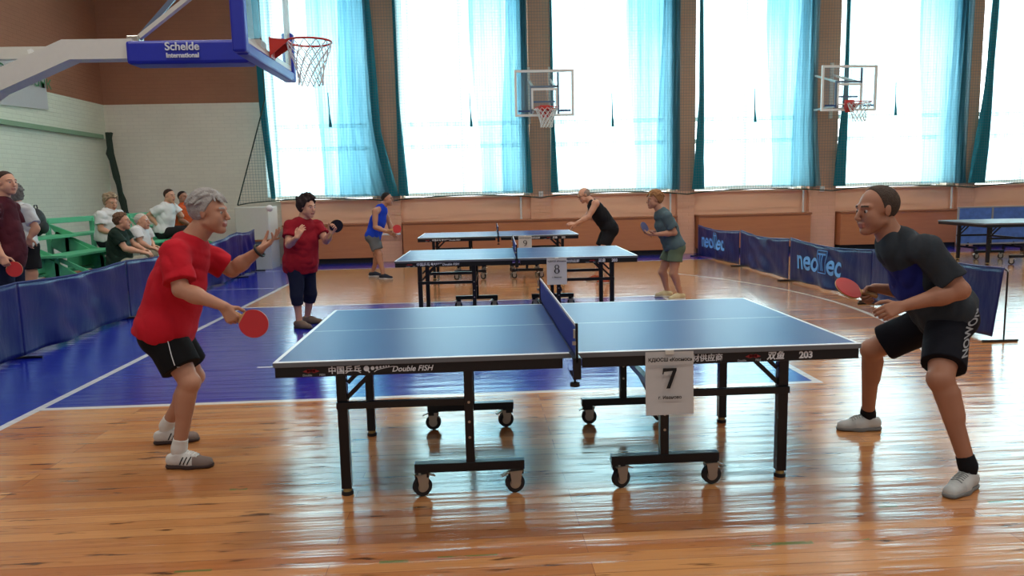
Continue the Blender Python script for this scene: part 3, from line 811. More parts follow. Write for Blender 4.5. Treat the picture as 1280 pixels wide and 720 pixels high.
TABLES = [((0, 0, 0), 0, 7, 'the nearest one, bearing sheet 7', 'nearest'), ((.0465, 4.9557, 0), -.0302, 8, 'middle one of three, bearing sheet 8', 'middle'), ((-.0258, 9.2481, 0), -.0173, 9, 'farthest of three, bearing sheet 9', 'farthest')]
for (lc, rz, num, desc, w_) in TABLES:
    t = make_table('blue topped table tennis table on black wheeled frame, ' + desc, num, loc=lc, rz=rz, group='numbered match tables')
    lettering(t)
    R_ = Matrix.Rotation(rz, 3, 'Z')
    p = Vector(lc) + R_ @ Vector((.452, -.766, .752))
    number_sheet(p, rz, num, 'white paper sheet with the number %d on the %s table' % (num, w_))
    net_set(lc, rz, 'blue table tennis net with white tape clamped across the %s numbered table' % w_)
t = make_table('dark worn table tennis table standing beyond the barriers at the right edge', 10, loc=(9.30, 10.02 - .55, 0), rz=0, top_mat=M['table_top_grey'])
a1 = Vector((8.60, 10.06)); a2 = Vector((8.31, 8.07))
t.rotation_euler = (0, 0, math.radians(-4)); t.location = (9.92, 9.15, 0)
# folded table behind it
r = tag(empty('folded_table', (10.62, 11.3, 0), -.02), 'blue folded table tennis table with white edges, behind the dark worn table', 'table')
for s_ in (-1, 1):
    MB().bb(-.72 if s_ < 0 else .02, -.02 if s_ < 0 else .72, -.02, .02, .18, .93, .004).build('top_half', mat('bright_blue_board', (74, 112, 190), .35, noise=.45, scale=9) if s_ < 0 else bpy.data.materials['bright_blue_board'], r)
    x0 = -.74 if s_ < 0 else .0
    MB().bb(x0, x0 + .74, -.026, .026, .93, .955).bb(x0, x0 + .02, -.026, .026, .16, .93).bb(x0 + .72, x0 + .74, -.026, .026, .16, .93).bb(x0, x0 + .74, -.026, .026, .15, .18).build('white_edge', M['silver'], r)
    MB().bar((s_ * .5, -.3, .1), (s_ * .5, .3, .1), .04, .04).bb(s_ * .5 - .02, s_ * .5 + .02, -.02, .02, .1, .2).build('wheel_frame', M['black_metal'], r)
    for yy in (-.28, .28):
        c = MB().cyl((-.014, 0, 0), (.014, 0, 0), .04, n=16).build('caster', M['black_rubber'], r, smooth=True); c.location = (s_ * .5, yy, .042)

# ================================================================ SURROUND BARRIERS
def barrier(name, p0, p1, h0, h1, mt, label, group, logo=None, sag=.04, post1=True, wob=.03, seed=0, cut=0.):
    """a cloth surround panel between two floor points on a black wire frame"""
    p0, p1 = Vector((p0[0], p0[1], 0)), Vector((p1[0], p1[1], 0)); d = p1 - p0; L = d.length; ang = math.atan2(d.y, d.x)
    r = tag(empty(name, p0, ang), label, 'barrier', group)
    rnd = random.Random(seed); ph = [rnd.uniform(0, 6) for _ in range(5)]
    def f(u, v):
        top = h0 + (h1 - h0) * u - sag * math.sin(PI * u)
        z = .03 + (top - .03) * v
        y = wob * (math.sin(2 * PI * 1.5 * u + ph[0]) * (1 - .5 * v) + .6 * math.sin(2 * PI * 3.7 * u + ph[1] + 2 * v)) * math.sin(PI * u) ** .5 * (1 - .6 * v)
        # soft diagonal puckers from the upper corners
        y += .012 * math.sin(9 * (u * 2.2 + v * 1.3) + ph[2]) * math.sin(PI * u)
        return Vector((L * u - cut * L * u * (1 - v), y, z))
    o = MB().grid(f, 60, 14).build('cloth', mt, r, smooth=True)
    md = o.modifiers.new('thickness', 'SOLIDIFY'); md.thickness = .004
    MB().tube([f(k / 30, 1.0) + Vector((0, 0, .004)) for k in range(31)], .009, 6).build('top_hem', mat(mt.name + '_hem', (44, 56, 112), .5) if (mt.name + '_hem') not in bpy.data.materials else bpy.data.materials[mt.name + '_hem'], r, smooth=True)
    fr = MB()
    q = L if post1 else L * .99
    by = .035
    fr.tube([(.0, by, .0), (.0, by, h0 - .03), (.02, by, h0 - .01), (L * .2, by, h0 - sag * .8 - .02)], .008, 8)
    fr.build('wire_frame', M['black_metal'], r, smooth=True); fr = MB()
    fr.tube([(q, by, .0), (q, by, h1 - .03), (q - .03, by, h1 - .01), (q * .85, by, h1 - sag * .3 - .02)], .008, 8)
    for fx in (0, q): MB().tube([(fx, -.17, .012), (fx, .17, .012)], .012, 8).build('foot', M['black_metal'], r, smooth=True)
    fr.build('wire_frame', M['black_metal'], r, smooth=True)
    if logo:
        kw = dict(depth=.0008)
        side = logo  # -1: written on the -y local side, read from there
        def fz(body, size, u, z, mt_, bold=.004):
            # place on the cloth, pushed out of the folds
            x = u * L
            if side > 0: return text('lettering', body, size, (x, .05, z), (-1, 0, 0), (0, 0, 1), mt_, r, bold=bold, **kw)
            return text('lettering', body, size, (x, -.05, z), (1, 0, 0), (0, 0, 1), mt_, r, bold=bold, **kw)
        return r, f, L
    return r
def cloth_logo(r, f, L, us, side):
    """the barrier logo, laid into the cloth surface letter by letter"""
    def put(body, size, u0, z0, bold, mt_, boxed=False):
        o = text('lettering', body, size, (0, 0, 0), (1, 0, 0), (0, 1, 0), mt_, r, depth=0, bold=bold)
        me = o.data
        bm_ = bmesh.new(); bm_.from_mesh(me)
        bmesh.ops.triangulate(bm_, faces=bm_.faces)
        bm_.to_mesh(me); bm_.free()
        wx = max(v.co.x for v in me.vertices)
        for v in me.vertices:
            uu = u0 + side * v.co.x / L; z = z0 + v.co.y
            top = f(uu, 1).z; vv = (z - .03) / (top - .03)
            p = f(uu, vv)
            v.co = Vector((p.x, p.y - side * .008, z))
        return u0 + side * wx / L
    u = us
    u = put('neo', .42, u, .24, .009, M['lightblue_ink']) + side * .012
    # boxed double T emblem
    x0 = u
    def seg(a, c, wd):
        b = MB(); pts = []
        for k in range(5):
            t = k / 4; uu = x0 + side * (a[0] + (c[0] - a[0]) * t) / L; z = a[1] + (c[1] - a[1]) * t
            vv = (z - .03) / (f(uu, 1).z - .03); p = f(uu, vv); pts.append((p.x, p.y - side * .009, z))
        for p, q in zip(pts[:-1], pts[1:]): b.bar(p, q, .003, wd)
        return b
    for a, c, wd in [((.0, .24), (.0, .56), .012), ((.24, .24), (.24, .56), .012), ((0, .56), (.24, .56), .012), ((0, .24), (.24, .24), .012),
                     ((.03, .51), (.21, .51), .028), ((.09, .27), (.09, .50), .022), ((.15, .27), (.15, .50), .022)]:
        seg(a, c, wd).build('emblem', M['lightblue_ink'], r)
    u = x0 + side * .26 / L
    put('ec', .42, u, .24, .009, M['lightblue_ink'])
# right row, running away from the camera (x ~ 4.5)
G1 = 'navy surround barriers on the right'
YB = [(4.45, 11.95), (4.55, 9.62), (4.50, 7.28), (4.60, 4.98)]
lg = ['farthest navy barrier with light blue print, beside the woman in grey', 'plain navy barrier between the two printed ones', 'printed navy barrier behind the red bat of the man in dark shirt']
for i in range(3):
    a, c = YB[i], (YB[i + 1][0], YB[i + 1][1] + .06)
    res = barrier('surround_barrier', a, c, .68, .66, M['navy_vinyl'], lg[i], G1, logo=(1 if i != 1 else None), sag=.05, seed=i)
    if i != 1:
        r, f, L = res
        cloth_logo(r, f, L, .10, 1)
barrier('surround_barrier', (4.50, 4.86), (4.46, 2.50), .68, .69, M['navy_vinyl'], 'nearest navy barrier, cloth hanging slack behind the man in dark shirt', G1, sag=.02, seed=9, cut=.045)
# left row (x ~ -4.8), royal blue
G2 = 'royal blue surround barriers on the left'
ys = [.9, 3.2, 5.5, 7.8, 10.1, 11.3]
lb = ['royal blue barrier at the left edge in front of the standing man', 'royal blue barrier left of the man in red, sagging below the green stands', 'royal blue barrier behind the back of the man in red shirt',
      'royal blue barrier behind the outstretched arm of the man in red', 'short farthest royal blue barrier next to the pale cabinet']
for i in range(5):
    xa = -4.82 - .02 * i; xb = -4.82 - .02 * (i + 1)
    barrier('surround_barrier', (xa, ys[i]), (xb, ys[i + 1] - .005), .74 if i < 4 else .85, .74 if i < 3 else .85, M['blue_vinyl'], lb[i], G2, sag=.035, wob=.035, seed=20 + i)
# low dark barrier lying against the far wall

# ================================================================ GREEN STANDS
r = tag(empty('green_stands', (-5.9, 8.2, 0)), 'green painted tiered wooden stands with benches along the left wall', 'stands')
gy0, gy1 = -2.55, 2.6
for (x, z, wd, th, nm) in [(.55, .55, .36, .035, 'bench'), (.05, .82, .36, .035, 'bench'), (-.42, 1.04, .36, .035, 'bench'), (.74, .20, .22, .03, 'footboard'), (.32, .34, .22, .03, 'footboard'), (-.18, .58, .22, .03, 'footboard')]:
    MB().bb(x - wd / 2, x + wd / 2, gy0, gy1, z - th, z, .004).build(nm, M['green_paint'], r)
MB().bb(-.70, -.66, gy0, gy1, 1.19, 1.27, .004).build('back_rail', M['green_paint'], r)
for k, yy in enumerate([gy0 + .12, gy0 + 1.3, 0, 1.3, gy1 - .12]):
    MB().bar((-.62, yy, .98), (.74, yy, .16), .04, .24, up=(0, 0, 1)).build('stringer', M['green_paint'], r)
    MB().bar((-.66, yy, 0), (-.68, yy, 1.24), .05, .06).build('rear_post', M['green_paint'], r)
    for (px_, pz_) in ((-.42, 1.0), (.05, .785), (.55, .515)): MB().bar((px_, yy, 0), (px_, yy, pz_), .04, .05).build('support_post', M['green_paint'], r)
    MB().bb(-.30, -.10, yy - .28, yy + .28, .60, .78, .004).build('seat_riser', M['green_paint'], r) if k < 4 else None
    MB().prism([(-.67, yy - .02, 1.20), (-.30, yy - .02, 1.04), (-.56, yy - .02, 1.04)], (0, .04, 0)).build('back_gusset', M['green_paint'], r)
    MB().bar((-.40, yy + .03, .98), (.52, yy + .03, .98 - .44), .03, .05).build('diagonal_tie', M['green_paint'], r)
r = tag(empty('backpack', (-6.40, 6.35, 1.045)), 'black rounded backpack on the top green bench, beside the person in white tee', 'bag')
MB().sph((0, 0, .19), .19, 20, (.62, .85, 1.02)).build('bag_body', M['black_rubber'], r, smooth=True)
MB().tube([(0.02, -.04, .36), (.02, -.03, .42), (.02, .03, .42), (.02, .04, .36)], .008, 6).build('carry_loop', M['black_rubber'], r, smooth=True)
MB().sph((.10, 0, .12), .09, 14, (.5, 1.2, 1)).build('front_pocket', M['black_rubber'], r, smooth=True)

# ================================================================ BALL
o = MB().sph((0, 0, 0), .02, 24).build('table_tennis_ball', M['white_ink'], smooth=True, loc=(-1.64, .36, 1.44))
tag(o, 'white ball in the air above the raised hand of the man in red', 'ball')

def bat(centre, axis, nrm, label, mt=None):
    """centre of blade, axis = direction from handle to blade, nrm = normal of the face seen"""
    A = Vector(axis).normalized(); N = Vector(nrm); N = (N - A * N.dot(A)).normalized(); T = N.cross(A)
    r = empty('table_tennis_bat', centre)
    r.rotation_euler = Matrix((A, T, N)).transposed().to_euler()
    tag(r, label, 'bat')
    def outline(k): return [( .079 * k * math.cos(t), .075 * k * math.sin(t)) for t in [2 * PI * i / 36 for i in range(36)]]
    MB().prism([(x, y, -.003) for x, y in outline(1)], (0, 0, .006)).build('blade', M['bat_wood'], r)
    def rub(z0, z1, m_): MB().prism([(max(x, -.066), y, z0) for x, y in outline(.985)], (0, 0, z1 - z0)).build('rubber', m_, r)
    rub(.003, .007, mt or M['rubber_red']); rub(-.003, -.007, M['black_rubber'])
    MB().box((-.125, 0, 0), (.10, .028, .022), bev=.006).prism([(-.08, -.014, -.004), (-.08, .014, -.004), (-.06, .03, -.004), (-.06, -.03, -.004)], (0, 0, .008)).build('handle', M['bat_wood'], r, smooth=True)
    return r

# ================================================================ PEOPLE
def A3(v): return np.array(v, dtype=np.float64)
def nrm(v): v = A3(v); return v / np.linalg.norm(v)
class Body:
    """smooth-union distance field of tapered limbs, meshed into ONE continuous surface"""
    def __init__(s): s.p = []; s.disp = None; s.sub = []
    def cap(s, a, b, ra, rb=None, k=.012, F=None, sc=(1, 1, 1), clips=(), neg=False):
        F_ = np.eye(3) if F is None else np.array(F)
        A = np.diag(1 / A3(sc)) @ F_
        s.p.append((A3(a), A3(b), ra, ra if rb is None else rb, A, min(sc), k, [(A3(c), A3(n)) for c, n in clips], neg, max(sc)))
        return s
    def one(s, pr, P):
        a, b, ra, rb, A, ms, k, clips, neg, mx = pr
        q = (P - a) @ A.T; ab = A @ (b - a); L2 = float(ab @ ab)
        if L2 > 1e-10:
            h = np.clip((q @ ab) / L2, 0, 1)
            d = np.sqrt(((q - h[..., None] * ab) ** 2).sum(-1)) - (ra + (rb - ra) * h)
        else: d = np.sqrt((q ** 2).sum(-1)) - ra
        d = d * ms
        for c, n in clips: d = np.maximum(d, (P - c) @ n)
        return d
    def ev(s, P):
        D = np.full(P.shape[:-1], .5)
        for pr in s.p:
            d = s.one(pr, P); k = pr[6]
            if pr[8]:
                h = np.clip(.5 - .5 * (D + d) / k, 0, 1); D = D + (-d - D) * h + k * h * (1 - h)
            else:
                h = np.clip(.5 + .5 * (D - d) / k, 0, 1); D = D + (d - D) * h - k * h * (1 - h)
        if s.disp is not None: D = D + s.disp(P)
        return D
    def mesh(s, vox):
        lo = np.min([np.minimum(p[0], p[1]) - max(p[2], p[3]) * p[9] for p in s.p if not p[8]], 0) - 3 * vox
        hi = np.max([np.maximum(p[0], p[1]) + max(p[2], p[3]) * p[9] for p in s.p if not p[8]], 0) + 3 * vox
        B = 8; nb = np.ceil((hi - lo) / (B * vox)).astype(int) + 1
        g = np.stack(np.meshgrid(*[np.arange(n) for n in nb], indexing='ij'), -1).reshape(-1, 3)
        C = lo + (g * B + B / 2 - .5) * vox; hd = B * vox * .87 + .004
        dc = [s.one(p, C) for p in s.p]
        dm = np.min([d for d, p in zip(dc, s.p) if not p[8]], 0)
        act = (dm < hd + .035) & (dm > -hd - .05)
        # keep interior blocks near carving shapes too
        for d, p in zip(dc, s.p):
            if p[8]: act |= (d < hd + .03) & (dm < hd)
        ia = np.nonzero(act)[0]
        off = np.stack(np.meshgrid(*[np.arange(B)] * 3, indexing='ij'), -1).reshape(-1, 3)
        D = np.full((len(ia), B ** 3), .5)
        base = lo + g[ia] * B * vox; offv = off * vox
        for pr, d0 in zip(s.p, dc):
            k = pr[6]; sel = np.nonzero(d0[ia] < hd + k + .03)[0]
            if not len(sel): continue
            P = base[sel][:, None, :] + offv[None]
            d = s.one(pr, P); Ds = D[sel]
            if pr[8]:
                h = np.clip(.5 - .5 * (Ds + d) / k, 0, 1); D[sel] = Ds + (-d - Ds) * h + k * h * (1 - h)
            else:
                h = np.clip(.5 + .5 * (Ds - d) / k, 0, 1); D[sel] = Ds + (d - Ds) * h - k * h * (1 - h)
        if s.disp is not None: D += s.disp(base[:, None, :] + offv[None])
        nd = nb * B
        Fb = np.where(dm < 0, -.2, .2).astype(np.float32)[:, None].repeat(B ** 3, 1)
        Fb[ia] = D
        F = Fb.reshape(nb[0], nb[1], nb[2], B, B, B).transpose(0, 3, 1, 4, 2, 5).reshape(nd)
        return surface_nets(F, lo, vox)
def surface_nets(F, lo, vox):
    I = F < 0
    cs = [(i, j, k) for i in (0, 1) for j in (0, 1) for k in (0, 1)]
    sl = lambda c, A: A[c[0]:A.shape[0] - 1 + c[0], c[1]:A.shape[1] - 1 + c[1], c[2]:A.shape[2] - 1 + c[2]]
    cnt = sum(sl(c, I).astype(np.int8) for c in cs)
    cells = np.argwhere((cnt > 0) & (cnt < 8))
    vals = np.stack([F[tuple((cells + c).T)] for c in cs], 1)
    acc = np.zeros((len(cells), 3)); n = np.zeros(len(cells))
    for a in range(8):
        for b in range(a + 1, 8):
            ca, cb = A3(cs[a]), A3(cs[b])
            if abs(ca - cb).sum() != 1: continue
            fa, fb = vals[:, a], vals[:, b]; m = (fa < 0) != (fb < 0)
            t = np.where(m, fa / np.where(m, fa - fb, 1), 0)
            acc += np.where(m[:, None], ca + t[:, None] * (cb - ca), 0); n += m
    V = lo + (cells + acc / n[:, None]) * vox
    idx = np.full(np.array(F.shape) - 1, -1, np.int32); idx[tuple(cells.T)] = np.arange(len(cells))
    Q = []
    for ax in range(3):
        u, v = (ax + 1) % 3, (ax + 2) % 3
        s0 = [slice(1, -1)] * 3; s0[ax] = slice(0, -1); s1 = list(s0); s1[ax] = slice(1, None)
        a, b = I[tuple(s0)], I[tuple(s1)]
        e = np.argwhere(a != b); o = np.array([1, 1, 1]); o[ax] = 0; e = e + o
        inn = I[tuple(e.T)]
        def c(du, dv):
            q = e.copy(); q[:, u] += du; q[:, v] += dv; return idx[tuple(q.T)]
        q = np.stack([c(-1, -1), c(0, -1), c(0, 0), c(-1, 0)], 1)
        q[~inn] = q[~inn][:, ::-1]
        Q.append(q)
    return V, np.concatenate(Q)
def relax(V, Q, it=1, lam=.5):
    for _ in range(it):
        S_ = np.zeros_like(V); n = np.zeros(len(V))
        for a, b in ((0, 1), (1, 2), (2, 3), (3, 0)):
            np.add.at(S_, Q[:, a], V[Q[:, b]]); np.add.at(n, Q[:, a], 1)
            np.add.at(S_, Q[:, b], V[Q[:, a]]); np.add.at(n, Q[:, b], 1)
        V = V + lam * (S_ / np.maximum(n, 1)[:, None] - V)
    return V
def mesh_obj(name, V, Q, mats, parent, origin, matfn=None):
    me = bpy.data.meshes.new(name)
    me.vertices.add(len(V)); me.vertices.foreach_set('co', (V - A3(origin)).astype(np.float32).ravel())
    me.loops.add(len(Q) * 4); me.loops.foreach_set('vertex_index', Q.astype(np.int32).ravel())
    me.polygons.add(len(Q)); me.polygons.foreach_set('loop_start', np.arange(0, len(Q) * 4, 4, dtype=np.int32))
    me.polygons.foreach_set('loop_total', np.full(len(Q), 4, np.int32))
    me.polygons.foreach_set('use_smooth', np.ones(len(Q), bool))
    for m_ in mats: me.materials.append(m_)
    if matfn is not None: me.polygons.foreach_set('material_index', matfn(V[Q].mean(1)).astype(np.int32))
    me.update(calc_edges=True); me.validate()
    o = bpy.data.objects.new(name, me); COL.objects.link(o); o.parent = parent
    return o
def waves(seed, K, amp, dirs=None, sharp=False):
    r = np.random.RandomState(seed); n = 5
    if dirs is None: ks = r.normal(size=(n, 3)); ks /= np.linalg.norm(ks, axis=1)[:, None]
    else: ks = A3(dirs)[None] + .45 * r.normal(size=(n, 3)); ks /= np.linalg.norm(ks, axis=1)[:, None]
    ks = ks * K * r.uniform(.6, 1.5, (n, 1)); ph = r.uniform(0, 6.28, n)
    def f(P):
        a = 0
        for k_, p_ in zip(ks, ph): a = a + np.sin(P @ k_ + p_)
        a = a / n * 1.6
        return amp * (1 - 2 * np.abs(a) if sharp else a)
    return f

def hand(B, wrist, d, n, right, curl=(30, 35, 40, 45), tc=.3, s=1., spread=.0, rr=1.):
    d = nrm(d); n = A3(n); n = nrm(n - d * (n @ d)); sv = np.cross(d, n) if right else np.cross(n, d)
    W = A3(wrist)
    for i, o in enumerate((.029, .0095, -.0105, -.029)):
        kn = W + (d * (.088 - abs(i - 1) * .004) + sv * o) * s
        B.cap(W + (sv * o * .55 + d * .008) * s, kn, .0145 * s, .0115 * s * rr, k=.012 * s)
        c = math.radians(curl[i]); L = (1, 1.1, 1.02, .82)[i]; p = kn
        dd = nrm(d + sv * (1 - i * .7) * spread)
        for j, (l, a, r0, r1) in enumerate(((.042, .8, .0092, .0084), (.026, 1.75, .0084, .0076), (.021, 2.4, .0076, .0064))):
            q = p + (dd * math.cos(c * a) + n * math.sin(c * a)) * l * L * s
            B.cap(p, q, r0 * s * rr, r1 * s * rr, k=.003 * s); p = q
    b0 = W + (d * .022 + sv * .020 + n * .008) * s
    b1 = b0 + nrm(d * .55 + sv * .75 + n * .35 * (tc + .5)) * .044 * s
    b2 = b1 + nrm(d * .85 + sv * .35 + n * tc) * .034 * s
    b3 = b2 + nrm(d * .95 - sv * .05 + n * tc * 1.3) * .027 * s
    B.cap(b0, b1, .016 * s, .0115 * s * rr, k=.012 * s); B.cap(b1, b2, .0108 * s * rr, .0095 * s * rr, k=.003 * s); B.cap(b2, b3, .0095 * s * rr, .0078 * s * rr, k=.003 * s)

def person(j, label, hf, skin='skin', shirt=None, lower=None, hair=None, shoes=None, socks=None, toes=None, hands=None, vox=.007, fac=1., group=None,
           belly=0., bust=0., sleeve=.62, tank=False, lower_t=.62, lower_r=.105, hem=.06, hand_s=.95, shirt_loose=.0, feet=True, head_s=1., up_tilt=None,
           band=None, glasses=False, girth=1., shirt_disp=.0045, leg_r=1., arm_r=1., mouth_open=0.):
    P = {k: A3(v) for k, v in j.items()}
    base = (P['anL'] + P['anR']) / 2; base = A3((base[0], base[1], 0 if feet else min(P['anL'][2], P['anR'][2]) - .08))
    root = empty('person', tuple(base)); tag(root, label, 'person', group)
    N_, Pv = P['neck'], P['pelvis']
    up = nrm(N_ - Pv); sd = P['shL'] - P['shR']; sd = nrm(sd - up * (sd @ up)); fw = np.cross(sd, up)
    TF = np.stack([sd, fw, up]); T = N_ - Pv
    pt = lambda t, f=0., s_=0.: Pv + T * t + fw * f + sd * s_
    g = girth * fac
    # ---- head frame
    h = P['head']; hf = nrm(hf); hu = A3((0, 0, 1)) if up_tilt is None else A3(up_tilt); hu = nrm(hu - hf * (hu @ hf)); hs = np.cross(hu, hf)
    HF = np.stack([hs, hf, hu]); hsc = head_s * .98
    hp = lambda f, s_, u: h + (hf * f + hs * s_ + hu * u) * hsc
    B = Body()
    B.cap(pt(.48), pt(.76), .150 * g, .146 * g, k=.03, F=TF, sc=(1, .70, 1))
    B.cap(pt(.10), pt(.42), .138 * g, .135 * g, k=.04, F=TF, sc=(1, .78, 1))
    if belly: B.cap(pt(.18, .02), pt(.38, .02), .125 * g + belly * .4, .12 * g, k=.05, F=TF, sc=(1, .85, 1))
    B.cap(P['hipL'] + (P['hipL'] - P['hipR']) * -.05, P['hipR'], .105 * g, .105 * g, k=.04)
    B.cap(P['hipL'] - fw * .035, P['hipL'] - fw * .035, .088 * g, k=.04); B.cap(P['hipR'] - fw * .035, P['hipR'] - fw * .035, .088 * g, k=.04)
    for s_ in 'LR':
        sh, el, wr = P['sh' + s_], P['el' + s_], P['wr' + s_]
        B.cap(pt(.90), sh, .062 * fac, .055 * fac, k=.035)
        a = .052 * fac * arm_r
        B.cap(sh, el, a, .040 * fac * arm_r, k=.025)
        B.cap(sh + (el - sh) * .15, sh + (el - sh) * .55, a * .93, a * .88, k=.02)
        B.cap(el, el + (wr - el) * .35, .040 * fac * arm_r, .042 * fac * arm_r, k=.015)
        B.cap(el + (wr - el) * .3, wr, .041 * fac * arm_r, .026 * fac, k=.02, sc=(1, 1, 1))
        hp_, kn, an = P['hip' + s_], P['kn' + s_], P['an' + s_]
        B.cap(hp_, kn, .092 * g * leg_r, .056 * fac * leg_r, k=.03)
        B.cap(kn, an, .054 * fac * leg_r, .035 * fac, k=.02)
        kd = nrm(an - kn); back = -fw - kd * (-fw @ kd); back = nrm(back)
        B.cap(kn + (an - kn) * .18 + back * .018, kn + (an - kn) * .42 + back * .016, .048 * fac * leg_r, .038 * fac * leg_r, k=.03)
        B.cap(kn - back * .012, kn - back * .012, .048 * fac * leg_r, k=.02)
        if toes is not None:
            td = nrm(A3(tuple(toes[s_]) + (0,))); gz = an[2] - .085 if not feet else 0
            an_ = an.copy()
            B.cap(an, A3((an[0], an[1], gz + .055)) - td * .015, .034 * fac, .030, k=.015)
            B.cap(A3((an[0], an[1], gz + .05)), A3((an[0], an[1], gz + .035)) + td * .13, .030, .022, k=.015)
        if hands and s_ in hands:
            hd = hands[s_]
            hand(B, wr, hd['d'], hd['n'], s_ == 'R', hd.get('curl', (25, 30, 34, 38)), hd.get('tc', .3), hand_s * hd.get('s', 1), hd.get('spread', 0), hd.get('rr', 1))
    # ---- neck and head
    B.cap(N_ + up * -.03, hp(-.022, 0, -.055), .068 * fac, .060 * fac, k=.025)
    B.cap(hp(-.014, 0, .030), hp(-.014, 0, .030), .077 * hsc, k=.01, F=HF, sc=(1, 1.25, 1.14))
    B.cap(hp(.032, 0, -.005), hp(.044, 0, -.072), .060 * hsc, .040 * hsc, k=.02, F=HF, sc=(.98, 1, 1))
    for q in (-1, 1):
        B.cap(hp(.002, q * .050, -.052), hp(.060, q * .018, -.092), .021 * hsc, .018 * hsc, k=.02)
        B.cap(hp(.060, q * .042, -.018), hp(.060, q * .042, -.018), .022 * hsc, k=.02)
        B.cap(hp(.084, q * .016, .026), hp(.070, q * .046, .028), .0115 * hsc, k=.012)
    for q in (-1, 1): B.cap(hp(.048, q * .034, -.048), hp(.048, q * .034, -.048), .033 * hsc, k=.025)
    B.cap(hp(.072, 0, -.093), hp(.072, 0, -.093), .021 * hsc, k=.014)
    for q in (-1, 1): B.cap(hp(.105, q * .034, .006), hp(.105, q * .029, .006), .017 * hsc, k=.012, F=HF, sc=(1.1, 1, .85), neg=True)
    B.cap(hp(.088, 0, .014), hp(.110, 0, -.026), .0085 * hsc, .0115 * hsc, k=.008)
    for q in (-1, 1):
        B.cap(hp(.101, q * .011, -.031), hp(.101, q * .011, -.031), .0075 * hsc, k=.006)
        B.cap(hp(-.004, q * .078, -.008), hp(-.008, q * .080, .006), .018 * hsc, k=.005, F=HF, sc=(.36, .8, 1.2))
    B.cap(hp(.090, -.016, -.056), hp(.090, .016, -.056), .0070 * hsc, k=.005); B.cap(hp(.088, -.013, -.068 - mouth_open), hp(.088, .013, -.068 - mouth_open), .0078 * hsc, k=.005)
    V, Q = B.mesh(vox); V = relax(V, Q, 1, .35)
    browm = hair['mat'] if hair else M['ink']
    def mf(C):
        L = (C - h) @ HF.T / hsc; o = np.zeros(len(C))
        o[(L[:, 1] > .082) & (abs(L[:, 0]) < .024) & (abs(L[:, 2] + .062) < .011 + mouth_open)] = 1
        o[(L[:, 1] > .05) & (abs(L[:, 0]) > .014) & (abs(L[:, 0]) < .052) & (abs(L[:, 2] - .031) < .0045)] = 2
        return o
    body = mesh_obj('body', V, Q, [M[skin], M['lip'], browm], root, base, mf)
    for q in (-1, 1):
        c = hp(.0762, q * .032, .005) - base
        e = MB().sph(tuple(c), .0112 * hsc, 14).build('eye', M['eye'], body, smooth=True)
        MB().sph(tuple(hp(.0820, q * .032, .005) - base), .0072 * hsc, 10).build('iris', M['iris'], e, smooth=True)
    if glasses:
        b = MB()
        for q in (-1, 1):
            c = hp(.102, q * .032, .004) - base
            b.tube([tuple(c + (hs * .022 * math.cos(t) + hu * .016 * math.sin(t)) * hsc) for t in [2 * PI * k / 16 for k in range(16)]], .0018, 5, closed=True)
            b.tube([tuple(hp(.10, q * .054, .008) - base), tuple(hp(.0, q * .083, .010) - base)], .0018, 5)
        b.tube([tuple(hp(.102, -.012, .008) - base), tuple(hp(.102, .012, .008) - base)], .0018, 5)
        b.build('glasses', M['ink'], root, smooth=True)
    # ---- hair
    if hair:
        Hh = Body(); st = hair['style']; o = hair.get('vol', .008)
        face = lambda f, u, a=.55: (hp(f, 0, u), hf * math.cos(a) - hu * math.sin(a))
        low = (hp(-.03, 0, hair.get('nape', -.045)), -hu * .9 + hf * .45)
        if st == 'crop':
            Hh.cap(hp(-.017, 0, .032), hp(-.017, 0, .032), (.077 + o) * hsc, k=.01, F=HF, sc=(1, 1.24, 1.14), clips=[face(*hair.get('line', (.035, .075, .75))), low])
        elif st == 'bald':
            Hh.cap(hp(-.020, 0, .022), hp(-.020, 0, .022), (.077 + o) * hsc, k=.01, F=HF, sc=(1.02, 1.23, 1.10), clips=[(hp(.01, 0, .02), hf), low, (hp(0, 0, .075), hu)])
        else:
            Hh.cap(hp(-.020, 0, .034), hp(-.020, 0, .034), (.077 + o) * hsc, k=.02, F=HF, sc=(1.02, 1.24, 1.13), clips=[face(*hair.get('line', (.040, .072, .62))), low])
            rr_ = np.random.RandomState(len(label)); fr = hair.get('fringe', 0)
            # overlapping locks following the scalp
            for q in range(hair.get('locks', 70)):
                th = rr_.uniform(-2.6, 2.6); ph_ = rr_.uniform(.05, 1.25)     # around, down from the crown
                dr = A3((math.sin(ph_) * math.cos(th), math.sin(ph_) * math.sin(th), math.cos(ph_)))
                if dr[0] > .35 and dr[2] < .72 - fr * 8: continue
                sc_ = (.077 + o)
                p0 = hp(-.020 + dr[0] * sc_ * 1.24, dr[1] * sc_ * 1.02, .034 + dr[2] * sc_ * 1.13)
                if st == 'puffy': Hh.cap(p0, p0 + rr_.normal(size=3) * .006, .015 * hsc, .012 * hsc, k=.006)
                else:
                    tg = A3((-.8 if dr[0] < .5 else .45, dr[1] * .9, -.55)); tg = nrm(tg - dr * (tg @ dr) * .8)
                    dl = hf * tg[0] + hs * tg[1] + hu * tg[2]; no = hf * dr[0] + hs * dr[1] + hu * dr[2]
                    Hh.cap(p0 + no * .001, p0 + dl * .038 + no * .002, .009 * hsc, .004 * hsc, k=.005)
            if st == 'puffy':
                for q in (-1, 1): Hh.cap(hp(-.02, q * .072, .02), hp(-.03, q * .070, -.03), .022, .020, k=.02)
        Hh.disp = waves(hash(label) % 99 if False else len(label), 150, hair.get('amp', .003))
        V, Q = Hh.mesh(max(.004, vox * .9)); mesh_obj('hair', V, Q, [hair['mat']], root, base)
